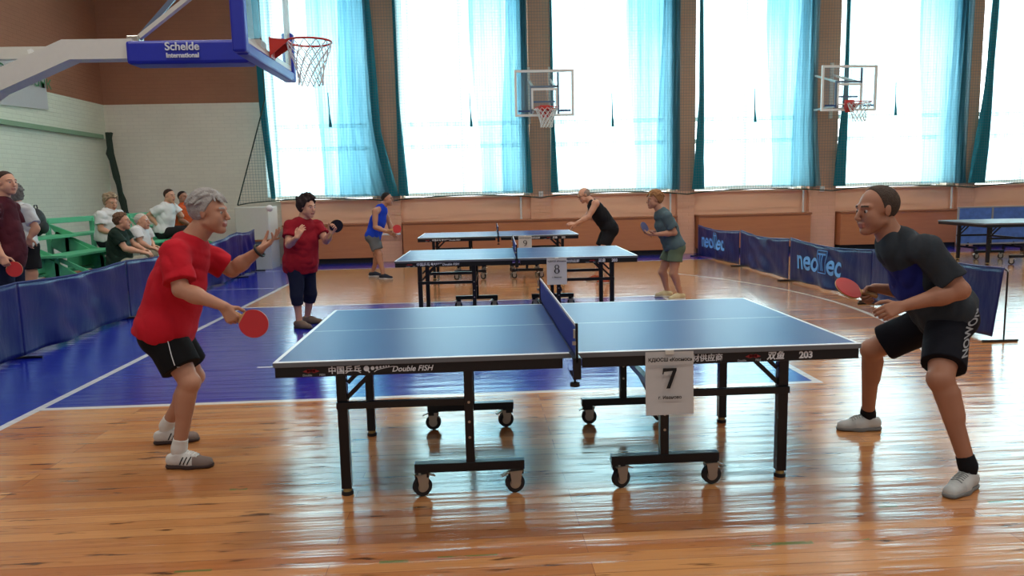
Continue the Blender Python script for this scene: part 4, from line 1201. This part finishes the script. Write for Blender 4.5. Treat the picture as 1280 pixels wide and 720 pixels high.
    # ---- shirt
    if shirt is not None:
        S_ = Body(); o = .016 + shirt_loose
        hem_c = (Pv - up * hem, -up)
        S_.cap(pt(.46), pt(.78), .150 * g + o, .148 * g + o * .6, k=.03, F=TF, sc=(1, .74, 1), clips=[hem_c])
        S_.cap(pt(-.12), pt(.46), .142 * g + o * 1.5, .142 * g + o * 1.3, k=.05, F=TF, sc=(1, .84, 1), clips=[hem_c])
        if belly: S_.cap(pt(.10, .03), pt(.38, .03), .13 * g + belly * .4 + o, .12 * g + o, k=.05, F=TF, sc=(1, .85, 1), clips=[hem_c])
        if bust:
            for q in (-1, 1): S_.cap(pt(.60, .075, q * .065), pt(.60, .075, q * .065), .062 * bust + .01, k=.04)
        S_.cap(P['hipL'] + up * .03 - fw * .02, P['hipR'] + up * .03 - fw * .02, .108 * g + o, k=.04, clips=[hem_c])
        nk = (N_ + up * -.012 + fw * .0, nrm(up + fw * .45))
        for s_ in 'LR':
            sh, el = P['sh' + s_], P['el' + s_]; ad = nrm(el - sh)
            if tank:
                S_.cap(pt(.86), sh + (pt(.86) - sh) * .45, .066 * fac, .060 * fac, k=.03, clips=[nk, (sh + (pt(.86) - sh) * .35, nrm(sh - pt(.86)))])
            else:
                S_.cap(pt(.88), sh, .066 * fac + o * .3, .058 * fac + o * .3, k=.03, clips=[nk])
                e = sh + (el - sh) * sleeve; se = (e, ad)
                S_.cap(sh, sh + (el - sh) * (sleeve + .3), .060 * fac * max(1, arm_r) + o * .5, .060 * fac + o * .9, k=.03, clips=[se])
        w1 = waves(len(label) * 3, 38, shirt_disp * .9, dirs=nrm(up + .8 * fw), sharp=True); w2 = waves(len(label), 18, shirt_disp * .8)
        S_.disp = lambda Pp: w1(Pp) + w2(Pp)
        V, Q = S_.mesh(max(.006, vox)); V = relax(V, Q, 1, .3)
        mats = [shirt]; fn = None
        if band is not None:
            mats.append(band[0]); fn = lambda C: band[1]((C - Pv) @ TF.T, np.linalg.norm(T)).astype(int)
        mesh_obj('shirt', V, Q, mats, root, base, fn)
        S_out = S_
    else: S_out = None
    # ---- shorts / trousers
    if lower is not None:
        L_ = Body()
        L_.cap(P['hipL'] - fw * .02, P['hipR'] - fw * .02, .110 * g + .012, k=.04)
        L_.cap(pt(-.02), pt(.16), .140 * g, .136 * g, k=.04, F=TF, sc=(1, .82, 1), clips=[(pt(.22), up)])
        for s_ in 'LR':
            hp_, kn, an = P['hip' + s_], P['kn' + s_], P['an' + s_]
            if lower_t <= 1:
                e = hp_ + (kn - hp_) * lower_t; d_ = nrm(kn - hp_)
                L_.cap(hp_, hp_ + (kn - hp_) * (lower_t + .25), .105 * g, lower_r * fac, k=.025, clips=[(e, d_)])
            else:
                L_.cap(hp_, kn, .105 * g, .074 * fac, k=.025)
                e = kn + (an - kn) * (lower_t - 1); L_.cap(kn, kn + (an - kn) * lower_t, .074 * fac, .060 * fac, k=.02, clips=[(e, nrm(an - kn))])
        w3 = waves(len(label) + 5, 34, .004); L_.disp = w3
        V, Q = L_.mesh(max(.006, vox)); V = relax(V, Q, 1, .4)
        mesh_obj('shorts' if lower_t <= 1 else 'trousers', V, Q, [lower], root, base)
        L_out = L_
    else: L_out = None
    # ---- socks, shoes
    if toes is not None and shoes is not None:
        for s_ in 'LR':
            kn, an = P['kn' + s_], P['an' + s_]; td = nrm(A3(tuple(toes[s_]) + (0,))); gz = 0 if feet else an[2] - .085
            ts = A3((-td[1], td[0], 0)); SF = np.stack([td, ts, A3((0, 0, 1))])
            o_ = A3((an[0], an[1], gz)); q = lambda f, z, s2=0.: o_ + td * f + A3((0, 0, z)) + ts * s2
            lift = max(0., an[2] - .10 - gz) * 0
            if socks is not None:
                K = Body(); e = an + nrm(kn - an) * socks[1]
                K.cap(an - nrm(kn - an) * .0, e + nrm(kn - an) * .05, .0395 * fac, .044 * fac, k=.01, clips=[(e, nrm(kn - an))])
                K.cap(q(-.01, .06), an, .036, .040 * fac, k=.02)
                K.disp = waves(3, 90, .0015)
                V, Q = K.mesh(.006); mesh_obj('sock', V, Q, [socks[0]], root, base)
            K = Body(); fl = (q(0, .014), (0, 0, -1)); top = (q(-.0, .088), nrm(A3((0, 0, 1)) * .95 + td * -.25))
            fs = fac
            K.cap(q(-.045, .045), q(.06, .040), .036 * fs, .042 * fs, k=.02, F=SF, sc=(1, .92, 1), clips=[fl])
            K.cap(q(.06, .034), q(.150 * fs, .026), .043 * fs, .034 * fs, k=.025, F=SF, sc=(1, 1.0, .95), clips=[fl])
            K.cap(q(-.028, .06), q(-.010, .10), .038 * fs, .040 * fs, k=.02, clips=[top])
            K.cap(q(.0, .070), q(.075, .045), .036 * fs, .030 * fs, k=.02, clips=[top])
            KU = K
            V, Q = K.mesh(.0055 if vox < .006 else .007); V = relax(V, Q, 1, .4)
            mats = [shoes[0]] + ([shoes[2]] if len(shoes) > 2 else [])
            fn = (lambda C: (((C - o_) @ td > .085) & (C[:, 2] < gz + .07) | (C[:, 2] < gz + .024)).astype(int)) if len(shoes) > 2 else None
            so = mesh_obj('shoe', V, Q, mats, root, base, fn)
            K = Body(); f2 = (q(0, .003), (0, 0, -1)); t2 = (q(0, .020), (0, 0, 1))
            K.cap(q(-.045, .015), q(.06, .015), .039 * fs, .045 * fs, k=.02, F=SF, sc=(1, .95, 1), clips=[f2, t2])
            K.cap(q(.06, .015), q(.152 * fs, .018), .045 * fs, .037 * fs, k=.02, F=SF, clips=[f2, t2])
            V, Q = K.mesh(.006); k = mesh_obj('sole', V, Q, [shoes[1]], so, base)
            if vox < .006:
                b = MB(); Kz = KU
                def onto(f, s2): return tuple(march(Kz, q(f, .16, s2), (0, 0, -1), .0015) - base)
                for i in range(6):
                    f = .030 + i * .014
                    b.tube([onto(f, t_) for t_ in (-.026, -.013, 0, .013, .026)], .0030, 5)
                for s2 in (-1, 1): b.tube([onto(.03 + .014 * i, s2 * (.012 if i % 2 else -.012)) for i in range(6)], .0026, 5)
                b.build('laces', shoes[3] if len(shoes) > 3 else M['rope'], so, smooth=True)
                if len(shoes) > 4:
                    for s2 in (-1, 1):
                        for i in range(3):
                            pts = [tuple(march(Kz, q(.012 + i * .022 + t_ * .022, .030 + t_ * .042, s2 * .12), tuple(ts * -s2), .001) - base) for t_ in (0, .33, .66, 1)]
                            MB().tube(pts, .0032, 5).build('side_stripe', shoes[4], so, smooth=True)
    return root, base, S_out, L_out, (fw, sd, up, P)
def march(B, p, d, tgt=.001):
    p = A3(p); d = nrm(d)
    for _ in range(60):
        v = float(B.ev(p[None])[0]) - tgt
        if v < .0004: break
        p = p + d * v * .8
    return p
def wrap(me, B, view, tgt=.002):
    """lay print onto the cloth; drop what would miss it"""
    co = np.array([v.co for v in me.vertices]); view = nrm(view); P = co.copy()
    for _ in range(50):
        v = B.ev(P) - tgt; P = P + view[None] * (np.clip(v, -.05, .2) * .8)[:, None]
    bad = np.abs(B.ev(P) - tgt) > .006
    for v, c in zip(me.vertices, P): v.co = c
    bm2 = bmesh.new(); bm2.from_mesh(me); bm2.verts.ensure_lookup_table()
    bmesh.ops.delete(bm2, geom=[v for v in bm2.verts if bad[v.index]], context='VERTS'); bm2.to_mesh(me); bm2.free()
J = {
 'dark': dict(head=(1.657, -0.330, 1.366), neck=(1.731, -0.330, 1.227), chest=(1.909, -0.330, 1.130), pelvis=(2.060, -0.350, 0.830), shL=(1.808, -0.530, 1.173), elL=(1.932, -0.620, 0.976), wrL=(1.687, -0.550, 0.894), shR=(1.932, -0.130, 1.121), elR=(2.103, -0.020, 0.869), wrR=(1.821, -0.050, 0.918), hipL=(1.996, -0.450, 0.798), knL=(1.832, -0.660, 0.544), anL=(1.946, -0.730, 0.147), hipR=(2.065, -0.250, 0.770), knR=(1.833, -0.020, 0.555), anR=(1.947, 0.200, 0.082)),
 'red': dict(head=(-1.916, 0.150, 1.426), neck=(-2.019, 0.150, 1.295), chest=(-2.094, 0.150, 1.179), pelvis=(-2.237, 0.170, 0.768), shR=(-2.056, -0.030, 1.220), elR=(-2.003, -0.120, 1.030), wrR=(-1.770, -0.160, 0.939), shL=(-2.083, 0.330, 1.206), elL=(-1.903, 0.420, 1.073), wrL=(-1.713, 0.380, 1.197), hipR=(-2.185, 0.070, 0.749), knR=(-2.043, 0.000, 0.495), anR=(-2.137, 0.020, 0.114), hipL=(-2.235, 0.280, 0.719), knL=(-2.159, 0.380, 0.440), anL=(-2.384, 0.460, 0.112)),
 'maroon': dict(head=(-2.321, 4.450, 1.381), neck=(-2.388, 4.470, 1.228), chest=(-2.378, 4.470, 1.092), pelvis=(-2.442, 4.500, 0.734), shR=(-2.504, 4.380, 1.172), elR=(-2.503, 4.250, 0.974), wrR=(-2.363, 4.050, 1.062), shL=(-2.252, 4.580, 1.166), elL=(-2.137, 4.500, 0.992), wrL=(-2.049, 4.350, 1.090), hipR=(-2.479, 4.420, 0.715), knR=(-2.480, 4.380, 0.389), anR=(-2.480, 4.420, 0.077), hipL=(-2.398, 4.580, 0.697), knL=(-2.374, 4.600, 0.384), anL=(-2.451, 4.720, 0.140)),
 'blue': dict(head=(-1.986, 9.400, 1.416), neck=(-2.076, 9.400, 1.304), chest=(-2.139, 9.400, 1.177), pelvis=(-2.257, 9.400, 0.778), shR=(-2.183, 9.200, 1.212), elR=(-2.189, 9.150, 0.932), wrR=(-1.963, 9.100, 0.844), shL=(-2.090, 9.600, 1.214), elL=(-1.991, 9.650, 0.962), wrL=(-1.934, 9.600, 0.787), hipR=(-2.260, 9.300, 0.741), knR=(-2.154, 9.250, 0.441), anR=(-2.093, 9.200, 0.084), hipL=(-2.258, 9.500, 0.729), knL=(-2.206, 9.550, 0.432), anL=(-2.336, 9.650, 0.101)),
 'black': dict(head=(1.343, 7.900, 1.418), neck=(1.459, 7.900, 1.312), chest=(1.563, 7.900, 1.181), pelvis=(1.757, 7.900, 0.878), shL=(1.508, 7.720, 1.288), elL=(1.387, 7.700, 1.076), wrL=(1.175, 7.750, 0.964), shR=(1.527, 8.080, 1.282), elR=(1.423, 8.100, 1.075), wrR=(1.248, 8.000, 0.939), hipL=(1.751, 7.800, 0.845), knL=(1.624, 7.750, 0.541), anL=(1.690, 7.700, 0.195), hipR=(1.748, 8.000, 0.835), knR=(1.609, 8.050, 0.519), anR=(1.575, 8.100, 0.182)),
 'grey': dict(head=(1.993, 5.850, 1.347), neck=(2.070, 5.850, 1.217), chest=(2.136, 5.850, 1.075), pelvis=(2.258, 5.850, 0.736), shL=(2.124, 5.680, 1.124), elL=(2.214, 5.650, 0.911), wrL=(1.963, 5.680, 0.894), shR=(2.102, 6.020, 1.124), elR=(2.199, 6.050, 0.890), wrR=(1.963, 5.950, 0.912), hipL=(2.264, 5.750, 0.689), knL=(2.225, 5.720, 0.357), anL=(2.315, 5.720, 0.050), hipR=(2.252, 5.950, 0.674), knR=(2.139, 5.980, 0.354), anR=(2.212, 6.000, 0.036)),
 'std': dict(head=(-5.075, 3.600, 1.701), neck=(-5.145, 3.600, 1.552), chest=(-5.144, 3.600, 1.417), pelvis=(-5.153, 3.600, 0.976), shR=(-5.103, 3.400, 1.445), elR=(-5.161, 3.400, 1.189), wrR=(-5.038, 3.350, 0.994), shL=(-5.187, 3.820, 1.453), elL=(-5.144, 3.850, 1.187), wrL=(-5.147, 3.750, 0.980), hipR=(-5.134, 3.500, 0.944), knR=(-5.167, 3.500, 0.567), anR=(-5.208, 3.500, 0.194), hipL=(-5.175, 3.720, 0.925), knL=(-5.199, 3.720, 0.554), anL=(-5.236, 3.720, 0.203)),
 'swhite': dict(head=(-5.828, 7.300, 1.478), neck=(-5.857, 7.300, 1.348), chest=(-5.865, 7.300, 1.253), pelvis=(-5.941, 7.300, 0.933), shR=(-5.920, 7.130, 1.284), elR=(-5.912, 7.100, 1.086), wrR=(-5.769, 7.150, 1.021), shL=(-5.800, 7.470, 1.294), elL=(-5.784, 7.500, 1.099), wrL=(-5.838, 7.420, 1.008), hipR=(-5.900, 7.210, 0.914), hipL=(-5.962, 7.390, 0.916), knR=(-5.573, 7.180, 0.907), knL=(-5.644, 7.420, 0.930), anR=(-5.576, 7.180, 0.610), anL=(-5.634, 7.420, 0.638)),
 'sgreen': dict(head=(-5.271, 6.400, 1.214), neck=(-5.347, 6.400, 1.085), chest=(-5.345, 6.400, 0.985), pelvis=(-5.365, 6.400, 0.642), shR=(-5.304, 6.230, 1.038), elR=(-5.169, 6.200, 0.852), wrR=(-4.972, 6.250, 0.799), shL=(-5.330, 6.570, 1.053), elL=(-5.248, 6.600, 0.892), wrL=(-5.066, 6.520, 0.814), hipR=(-5.324, 6.310, 0.628), hipL=(-5.386, 6.490, 0.623), knR=(-4.913, 6.280, 0.641), knL=(-4.968, 6.520, 0.665), anR=(-4.959, 6.280, 0.344), anL=(-4.994, 6.520, 0.360)),
 'shair': dict(head=(-5.263, 7.000, 1.191), neck=(-5.319, 7.000, 1.064), chest=(-5.316, 7.000, 0.971), pelvis=(-5.347, 7.000, 0.738), shR=(-5.301, 6.830, 1.061), elR=(-5.225, 6.800, 0.889), wrR=(-5.127, 6.850, 0.825), shL=(-5.279, 7.170, 1.043), elL=(-5.259, 7.200, 0.886), wrL=(-5.183, 7.120, 0.830), hipR=(-5.309, 6.910, 0.721), hipL=(-5.365, 7.090, 0.719), knR=(-5.012, 6.880, 0.727), knL=(-5.064, 7.120, 0.732), anR=(-5.028, 6.880, 0.400), anL=(-5.078, 7.120, 0.411)),
 'slean': dict(head=(-5.718, 9.200, 1.560), neck=(-5.770, 9.200, 1.423), chest=(-5.808, 9.200, 1.299), pelvis=(-5.877, 9.200, 0.952), shR=(-5.858, 9.030, 1.332), elR=(-6.015, 9.000, 1.240), wrR=(-5.865, 9.050, 1.015), shL=(-5.733, 9.370, 1.363), elL=(-5.618, 9.400, 1.204), wrL=(-5.710, 9.320, 1.405), hipR=(-5.843, 9.110, 0.928), hipL=(-5.887, 9.290, 0.933), knR=(-5.502, 9.080, 0.949), knL=(-5.551, 9.320, 0.966), anR=(-5.504, 9.080, 0.573), anL=(-5.553, 9.320, 0.583)),
 'sorange': dict(head=(-5.792, 10.000, 1.528), neck=(-5.774, 10.000, 1.395), chest=(-5.769, 10.000, 1.277), pelvis=(-5.840, 10.000, 0.924), shR=(-5.815, 9.830, 1.326), elR=(-5.791, 9.800, 1.123), wrR=(-5.645, 9.850, 1.030), shL=(-5.727, 10.170, 1.317), elL=(-5.692, 10.200, 1.136), wrL=(-5.628, 10.120, 1.017), hipR=(-5.808, 9.910, 0.898), hipL=(-5.846, 10.090, 0.905), knR=(-5.462, 9.880, 0.921), knL=(-5.516, 10.120, 0.940), anR=(-5.474, 9.880, 0.566), anL=(-5.529, 10.120, 0.580)),
 'behind': dict(head=(-5.673, 4.700, 1.582), neck=(-5.648, 4.700, 1.482), chest=(-5.613, 4.700, 1.390), pelvis=(-5.607, 4.700, 1.023), shR=(-5.453, 4.550, 1.417), elR=(-5.349, 4.500, 1.211), wrR=(-5.400, 4.450, 1.116), shL=(-5.784, 4.860, 1.427), elL=(-5.841, 4.900, 1.203), wrL=(-5.741, 4.800, 1.076), hipR=(-5.519, 4.620, 0.999), knR=(-5.504, 4.600, 0.689), anR=(-5.523, 4.600, 0.329), hipL=(-5.714, 4.800, 0.991), knL=(-5.741, 4.820, 0.671), anL=(-5.759, 4.820, 0.321)),
}


for n_ in ('dark', 'red', 'maroon', 'blue', 'black', 'grey'):
    for k_ in ('anL', 'anR'):
        x_, y_, z_ = J[n_][k_]
        if n_ not in ('dark', 'red'): J[n_][k_] = (x_, y_, .095)
J['dark']['anL'] = J['dark']['anL'][:2] + (.125,)
J['dark']['anR'] = J['dark']['anR'][:2] + (.10,)
for n_ in ('swhite', 'sgreen', 'shair', 'slean', 'sorange'):
    for k_ in 'RL':
        a_ = J[n_]['kn' + k_]; J[n_]['kn' + k_] = (min(a_[0], -5.10),) + a_[1:]
        a_ = J[n_]['an' + k_]; J[n_]['an' + k_] = (min(a_[0] - .1, -5.17),) + a_[1:]
rest = lambda d, n: dict(d=d, n=n, curl=(30, 34, 38, 42), tc=.3)
HM = lambda n, rgb: mat('hair_' + n, rgb, .75, noise=.35, scale=60, bump=.8, bscale=160, spec=.3)

# --- the man in the red shirt (left foreground)
C_red = cloth_mat('red_cotton', (184, 22, 38)); C_blk = cloth_mat('black_shorts_cloth', (11, 11, 13))
rt, bs, Sh, Lo, fr = person(J['red'], 'person in red t-shirt and black shorts leaning forward, left hand raised', (.96, -.10, -.06), skin='skin',
    shirt=C_red, lower=C_blk, hair=dict(style='full', mat=HM('silver', (158, 154, 150)), vol=.011, fringe=.02, amp=.0015, locks=190, line=(.040, .072, .50), nape=-.035),
    shoes=(cloth_mat('shoe_white', (206, 203, 198)), mat('brown_sole', (62, 44, 40), .7), mat('taupe_suede', (128, 112, 104), .9), M['rope'], C_blk), socks=(cloth_mat('white_sock', (214, 212, 206)), .06),
    toes=dict(R=(1, -.05), L=(1, .16)), vox=.0045, belly=.03, shirt_loose=.010, hem=.02, sleeve=.80, shirt_disp=.0038, lower_t=.70, lower_r=.112, arm_r=1.04, leg_r=.95,
    hands=dict(R=dict(d=(.50, -.05, -.86), n=(-.1, .95, .1), curl=(66, 72, 74, 76), tc=.6), L=dict(d=(.82, .0, .57), n=(-.50, -.25, .80), curl=(10, 16, 20, 30), tc=.5, spread=.10)))
fw, sd, up, P = fr
b = MB(); pts = []
for k in range(14):
    q = P['hipR'] + (P['knR'] - P['hipR']) * (k / 13 * .66) + up * .05 * (1 - k / 13)
    pts.append(tuple(march(Lo, q + A3((.02, -.4, 0)), (0, 1, 0)) - bs))
b.tube(pts, .0022, 5).build('side_piping', M['white_ink'], rt, smooth=True)
wl = A3(J['red']['wrL']); el = A3(J['red']['elL']); ax = nrm(wl - el); c = wl - ax * .012 - bs
o_ = Vector(ax).orthogonal(); o2 = Vector(ax).cross(o_)
MB().tube([tuple(Vector(c) + (o_ * math.cos(t) + o2 * math.sin(t)) * .031) for t in [2 * PI * k / 20 for k in range(20)]], .008, 8, closed=True).build('wristwatch', M['black_rubber'], rt, smooth=True)
bat((-1.625, -.150, .840), (.86, -.02, -.50), (.05, -1, .12), 'red rubber bat held low by the man in the red shirt')

# --- the man in the dark shirt (right foreground)
C_ch = cloth_mat('charcoal_jersey', (44, 50, 56)); C_bl = cloth_mat('royal_jersey', (26, 32, 104)); C_nv = cloth_mat('midnight_shorts', (11, 14, 24))
rt, bs, Sh, Lo, fr = person(J['dark'], 'person in charcoal and blue shirt crouching right of the nearest table', (-.97, -.10, -.10), skin='skin_dark',
    shirt=C_ch, lower=C_nv, hair=dict(style='crop', mat=HM('cropped', (66, 54, 46)), vol=.003, amp=.0008, line=(.024, .078, .22), nape=-.06),
    shoes=(cloth_mat('shoe_grey', (196, 199, 196)), mat('grey_sole', (120, 122, 120), .7), cloth_mat('shoe_mesh_pale', (186, 190, 188)), cloth_mat('lace_grey', (150, 154, 152))), socks=(cloth_mat('black_sock', (20, 20, 24)), .05),
    toes=dict(R=(-1, .10), L=(-.86, -.50)), vox=.0045, belly=.01, shirt_loose=.006, hem=.03, sleeve=.78, shirt_disp=.007, head_s=1.07, lower_t=.78, lower_r=.10, arm_r=1.12, leg_r=1.02,
    hands=dict(R=dict(d=(-.72, .0, -.55), n=(-.15, -.85, -.3), curl=(64, 70, 72, 74), tc=.6), L=dict(d=(-.95, -.05, -.25), n=(.1, .80, -.45), curl=(42, 50, 56, 60), tc=.45)),
    band=(C_bl, lambda L, T: (L[:, 2] > .34 * T) & (L[:, 2] < .74 * T) & (L[:, 1] > .015) & (abs(L[:, 0]) < .17)))
fw, sd, up, P = fr
hl, kl = P['hipL'], P['knL']
o = text('lettering', 'NOWON', .075, (0, 0, 0), (1, 0, 0), (0, 1, 0), M['grey_ink'], rt, depth=0, bold=.002)
me = o.data; dth = nrm(kl - hl)
mt4 = Matrix((Vector(-dth), Vector((-1, 0, 0)), Vector(-dth).cross(Vector((-1, 0, 0))))).transposed().to_4x4()
mt4.translation = Vector(hl + dth * .215 + A3((.062, -.35, 0)))
me.transform(mt4); bm_ = bmesh.new(); bm_.from_mesh(me); bmesh.ops.triangulate(bm_, faces=bm_.faces)
bmesh.ops.subdivide_edges(bm_, edges=bm_.edges, cuts=1); bm_.to_mesh(me); bm_.free()
wrap(me, Lo, (0, 1, 0), .003)
for v in me.vertices: v.co = Vector(A3(v.co) - bs)
bat((1.652, -.075, .925), (-.93, .0, .28), (.10, -.62, .78), 'pale red bat held out by the man in the charcoal shirt')

# --- maroon woman
person(J['maroon'], 'person with dark bushy hair in maroon t-shirt and navy knee trousers', (.80, -.50, -.12), skin='skin_fair',
    shirt=cloth_mat('maroon_cotton', (138, 18, 34)), lower=cloth_mat('navy_leggings', (22, 28, 50)), hair=dict(style='puffy', mat=HM('dark_brown', (48, 34, 34)), vol=.026, amp=.006, fringe=.01, line=(.05, .062, .55), nape=-.07),
    shoes=(cloth_mat('shoe_taupe', (112, 96, 86)), mat('dark_sole', (52, 46, 44), .7)), toes=dict(R=(.8, -.45), L=(.9, -.1)), vox=.0062, fac=.97, belly=.05, bust=1.1, hem=.08, sleeve=.6, lower_t=1.35, girth=1.05, shirt_loose=.014,
    hands=dict(R=dict(d=(.45, .1, .85), n=(.3, .8, .1), curl=(20, 26, 30, 34)), L=dict(d=(.5, -.2, .75), n=(-.2, -.9, .1), curl=(55, 60, 62, 64))))
bat((-1.985, 4.33, 1.165), (.55, -.1, .82), (-.4, .9, .2), 'dark sided bat in the raised hand of the maroon shirted woman', M['black_rubber'])
# --- blue tank man
person(J['blue'], 'person in bright blue sleeveless top and grey shorts, left of farthest table', (.97, -.2, -.08), skin='skin',
    shirt=cloth_mat('bright_blue_mesh', (26, 62, 186)), lower=cloth_mat('grey_shorts', (98, 102, 106)), hair=dict(style='crop', mat=HM('near_black', (36, 30, 28)), vol=.0045, amp=.001),
    shoes=(cloth_mat('shoe_dark', (44, 48, 62)), mat('white_sole', (196, 198, 200), .6)), toes=dict(R=(1, -.35), L=(1, -.05)), vox=.0075, tank=True, lower_t=.72, hem=.05,
    hands=dict(R=dict(d=(.85, -.1, -.4), n=(-.1, .95, .1), curl=(64, 68, 70, 72)), L=dict(d=(.6, -.2, -.75), n=(-.3, -.9, 0), curl=(30, 34, 38, 42))))
bat((-1.80, 9.06, .895), (.97, -.02, .12), (.0, -1, .2), 'red bat held by the man in the blue sleeveless top')
# --- black tank man
person(J['black'], 'bald person in black sleeveless top bending over the farthest table', (-.86, -.15, -.42), skin='skin_fair',
    shirt=cloth_mat('black_vest', (22, 22, 26)), lower=cloth_mat('black_tight_shorts', (24, 24, 28)), hair=dict(style='bald', mat=HM('grey_stubble', (150, 132, 120)), vol=.002, amp=.0005),
    shoes=(cloth_mat('shoe_orange', (170, 84, 60)), mat('light_sole', (190, 190, 186), .6)), toes=dict(R=(-1, .0), L=(-1, -.1)), vox=.0068, tank=True, lower_t=.80, lower_r=.09, glasses=True, hem=.04,
    hands=dict(R=dict(d=(-.95, .0, -.25), n=(.0, -.3, -.9), curl=(30, 36, 40, 44)), L=dict(d=(-.95, .05, .1), n=(0, .6, -.7), curl=(35, 40, 44, 48))))
# --- grey shirt woman
person(J['grey'], 'person with short blond hair in grey t-shirt and olive shorts', (-.98, -.12, -.05), skin='skin',
    shirt=cloth_mat('slate_cotton', (76, 94, 100)), lower=cloth_mat('olive_shorts', (92, 108, 88)), hair=dict(style='full', mat=HM('dark_blond', (156, 112, 72)), vol=.017, amp=.003, locks=130, fringe=.05, nape=-.05),
    shoes=(cloth_mat('shoe_pale', (206, 190, 150)), mat('pale_sole', (210, 208, 200), .6)), toes=dict(R=(-1, .1), L=(-.95, -.2)), vox=.0062, fac=.93, bust=.8, hem=.03, sleeve=.72, lower_t=.52, lower_r=.115, leg_r=1.0, shirt_loose=.008,
    hands=dict(R=dict(d=(-.9, -.1, .1), n=(-.1, -.8, .3), curl=(50, 56, 60, 62)), L=dict(d=(-.95, .1, .0), n=(.0, .3, .9), curl=(30, 34, 38, 42))))
bat((1.845, 5.80, .985), (-.60, -.1, .75), (.6, -.75, .5), 'grey blue bat in the hand of the person in grey t-shirt', mat('blue_grey_rubber', (96, 100, 140), .5))
# --- spectators on the left
person(J['std'], 'person in dark maroon polo standing at the left edge with a bat', (.93, -.30, .0), skin='skin_fair',
    shirt=cloth_mat('dark_maroon_polo', (74, 24, 34)), lower=cloth_mat('navy_shorts', (24, 28, 54)), hair=dict(style='crop', mat=HM('brown', (62, 44, 36)), vol=.0045, amp=.001),
    shoes=(cloth_mat('shoe_black', (30, 30, 34)), M['black_rubber']), toes=dict(R=(1, -.1), L=(1, .1)), vox=.0062, belly=.06, hem=.12, sleeve=.62, lower_t=.85, shirt_loose=.008, girth=1.05, feet=False,
    hands=dict(R=dict(d=(.35, -.1, -.9), n=(-.2, .9, .0), curl=(64, 68, 70, 72)), L=rest((.1, 0, -1), (0, -1, 0))))
bat((-4.95, 3.37, .86), (.85, 0, -.5), (.1, -1, .1), 'dark red bat hanging from the hand of the man at the left edge')
person(J['behind'], 'grey haired person in white t-shirt half hidden behind the maroon polo', (-.6, .7, .0), skin='skin_fair',
    shirt=cloth_mat('white_tee', (204, 206, 206)), lower=cloth_mat('black_cotton', (26, 26, 30)), hair=dict(style='puffy', mat=HM('grey_curls', (112, 108, 104)), vol=.018, amp=.006, nape=-.06),
    shoes=(M['offwhite'], M['black_rubber']), toes=dict(R=(.3, 1), L=(.3, 1)), vox=.0075, hem=.06, sleeve=.72, lower_t=.8, feet=False,
    hands=dict(R=rest((-.3, .2, -.9), (0, 1, 0)), L=rest((0, 0, -1), (0, -1, 0))))
GS = 'spectators on the green stands'
W_ = cloth_mat('white_tee_cloth', (212, 213, 212)); SHO = (M['black_rubber'], M['black_rubber'])
def seated(key, label, hf, shirt, lower, hair, lt=1.9, **k):
    return person(J[key], label, hf, skin=k.pop('skin', 'skin_fair'), shirt=shirt, lower=lower, hair=hair, shoes=SHO, toes=dict(R=(1, -.1), L=(1, .1)), vox=.0075, shirt_loose=.010, lower_t=lt, hem=.02, feet=False, group=GS,
        hands=k.pop('hands', dict(R=rest((.9, .2, -.2), (0, .3, -.9)), L=rest((.9, -.2, -.2), (0, -.3, -.9)))), **k)
seated('swhite', 'person with fair bobbed hair in white t-shirt seated on the green stands', (.80, -.50, -.25), W_, cloth_mat('dark_trousers', (36, 36, 44)),
    dict(style='puffy', mat=HM('ash_blond', (158, 138, 112)), vol=.020, amp=.004, fringe=.02, nape=-.06), bust=1., belly=.04, fac=.98)
seated('sgreen', 'person with brown hair in dark green t-shirt seated behind the barrier', (.96, .10, .05), cloth_mat('dark_green_tee', (26, 44, 36)), cloth_mat('beige_trousers', (176, 172, 156)),
    dict(style='full', mat=HM('chestnut', (112, 82, 60)), vol=.010, amp=.004), belly=.05)
seated('shair', 'white haired person in white t-shirt seated beside the dark green shirt', (.96, -.10, .02), W_, cloth_mat('stone_trousers', (150, 140, 120)),
    dict(style='crop', mat=HM('white', (206, 196, 186)), vol=.005, amp=.001))
seated('slean', 'dark haired person in white t-shirt seated with hand on chin', (.90, -.35, -.10), W_, cloth_mat('black_trousers', (34, 32, 34)),
    dict(style='crop', mat=HM('dark', (54, 38, 30)), vol=.005, amp=.001), hands=dict(R=rest((.5, 0, -.8), (-.2, .9, 0)), L=dict(d=(-.3, 0, .95), n=(.6, -.6, .2), curl=(50, 55, 60, 62))))
seated('sorange', 'person in orange shirt seated at the far end of the stands', (.85, -.45, .0), cloth_mat('orange_tee', (196, 84, 40)), cloth_mat('brown_trousers', (60, 44, 36)),
    dict(style='crop', mat=HM('black', (38, 30, 28)), vol=.005, amp=.001), skin='skin_dark')
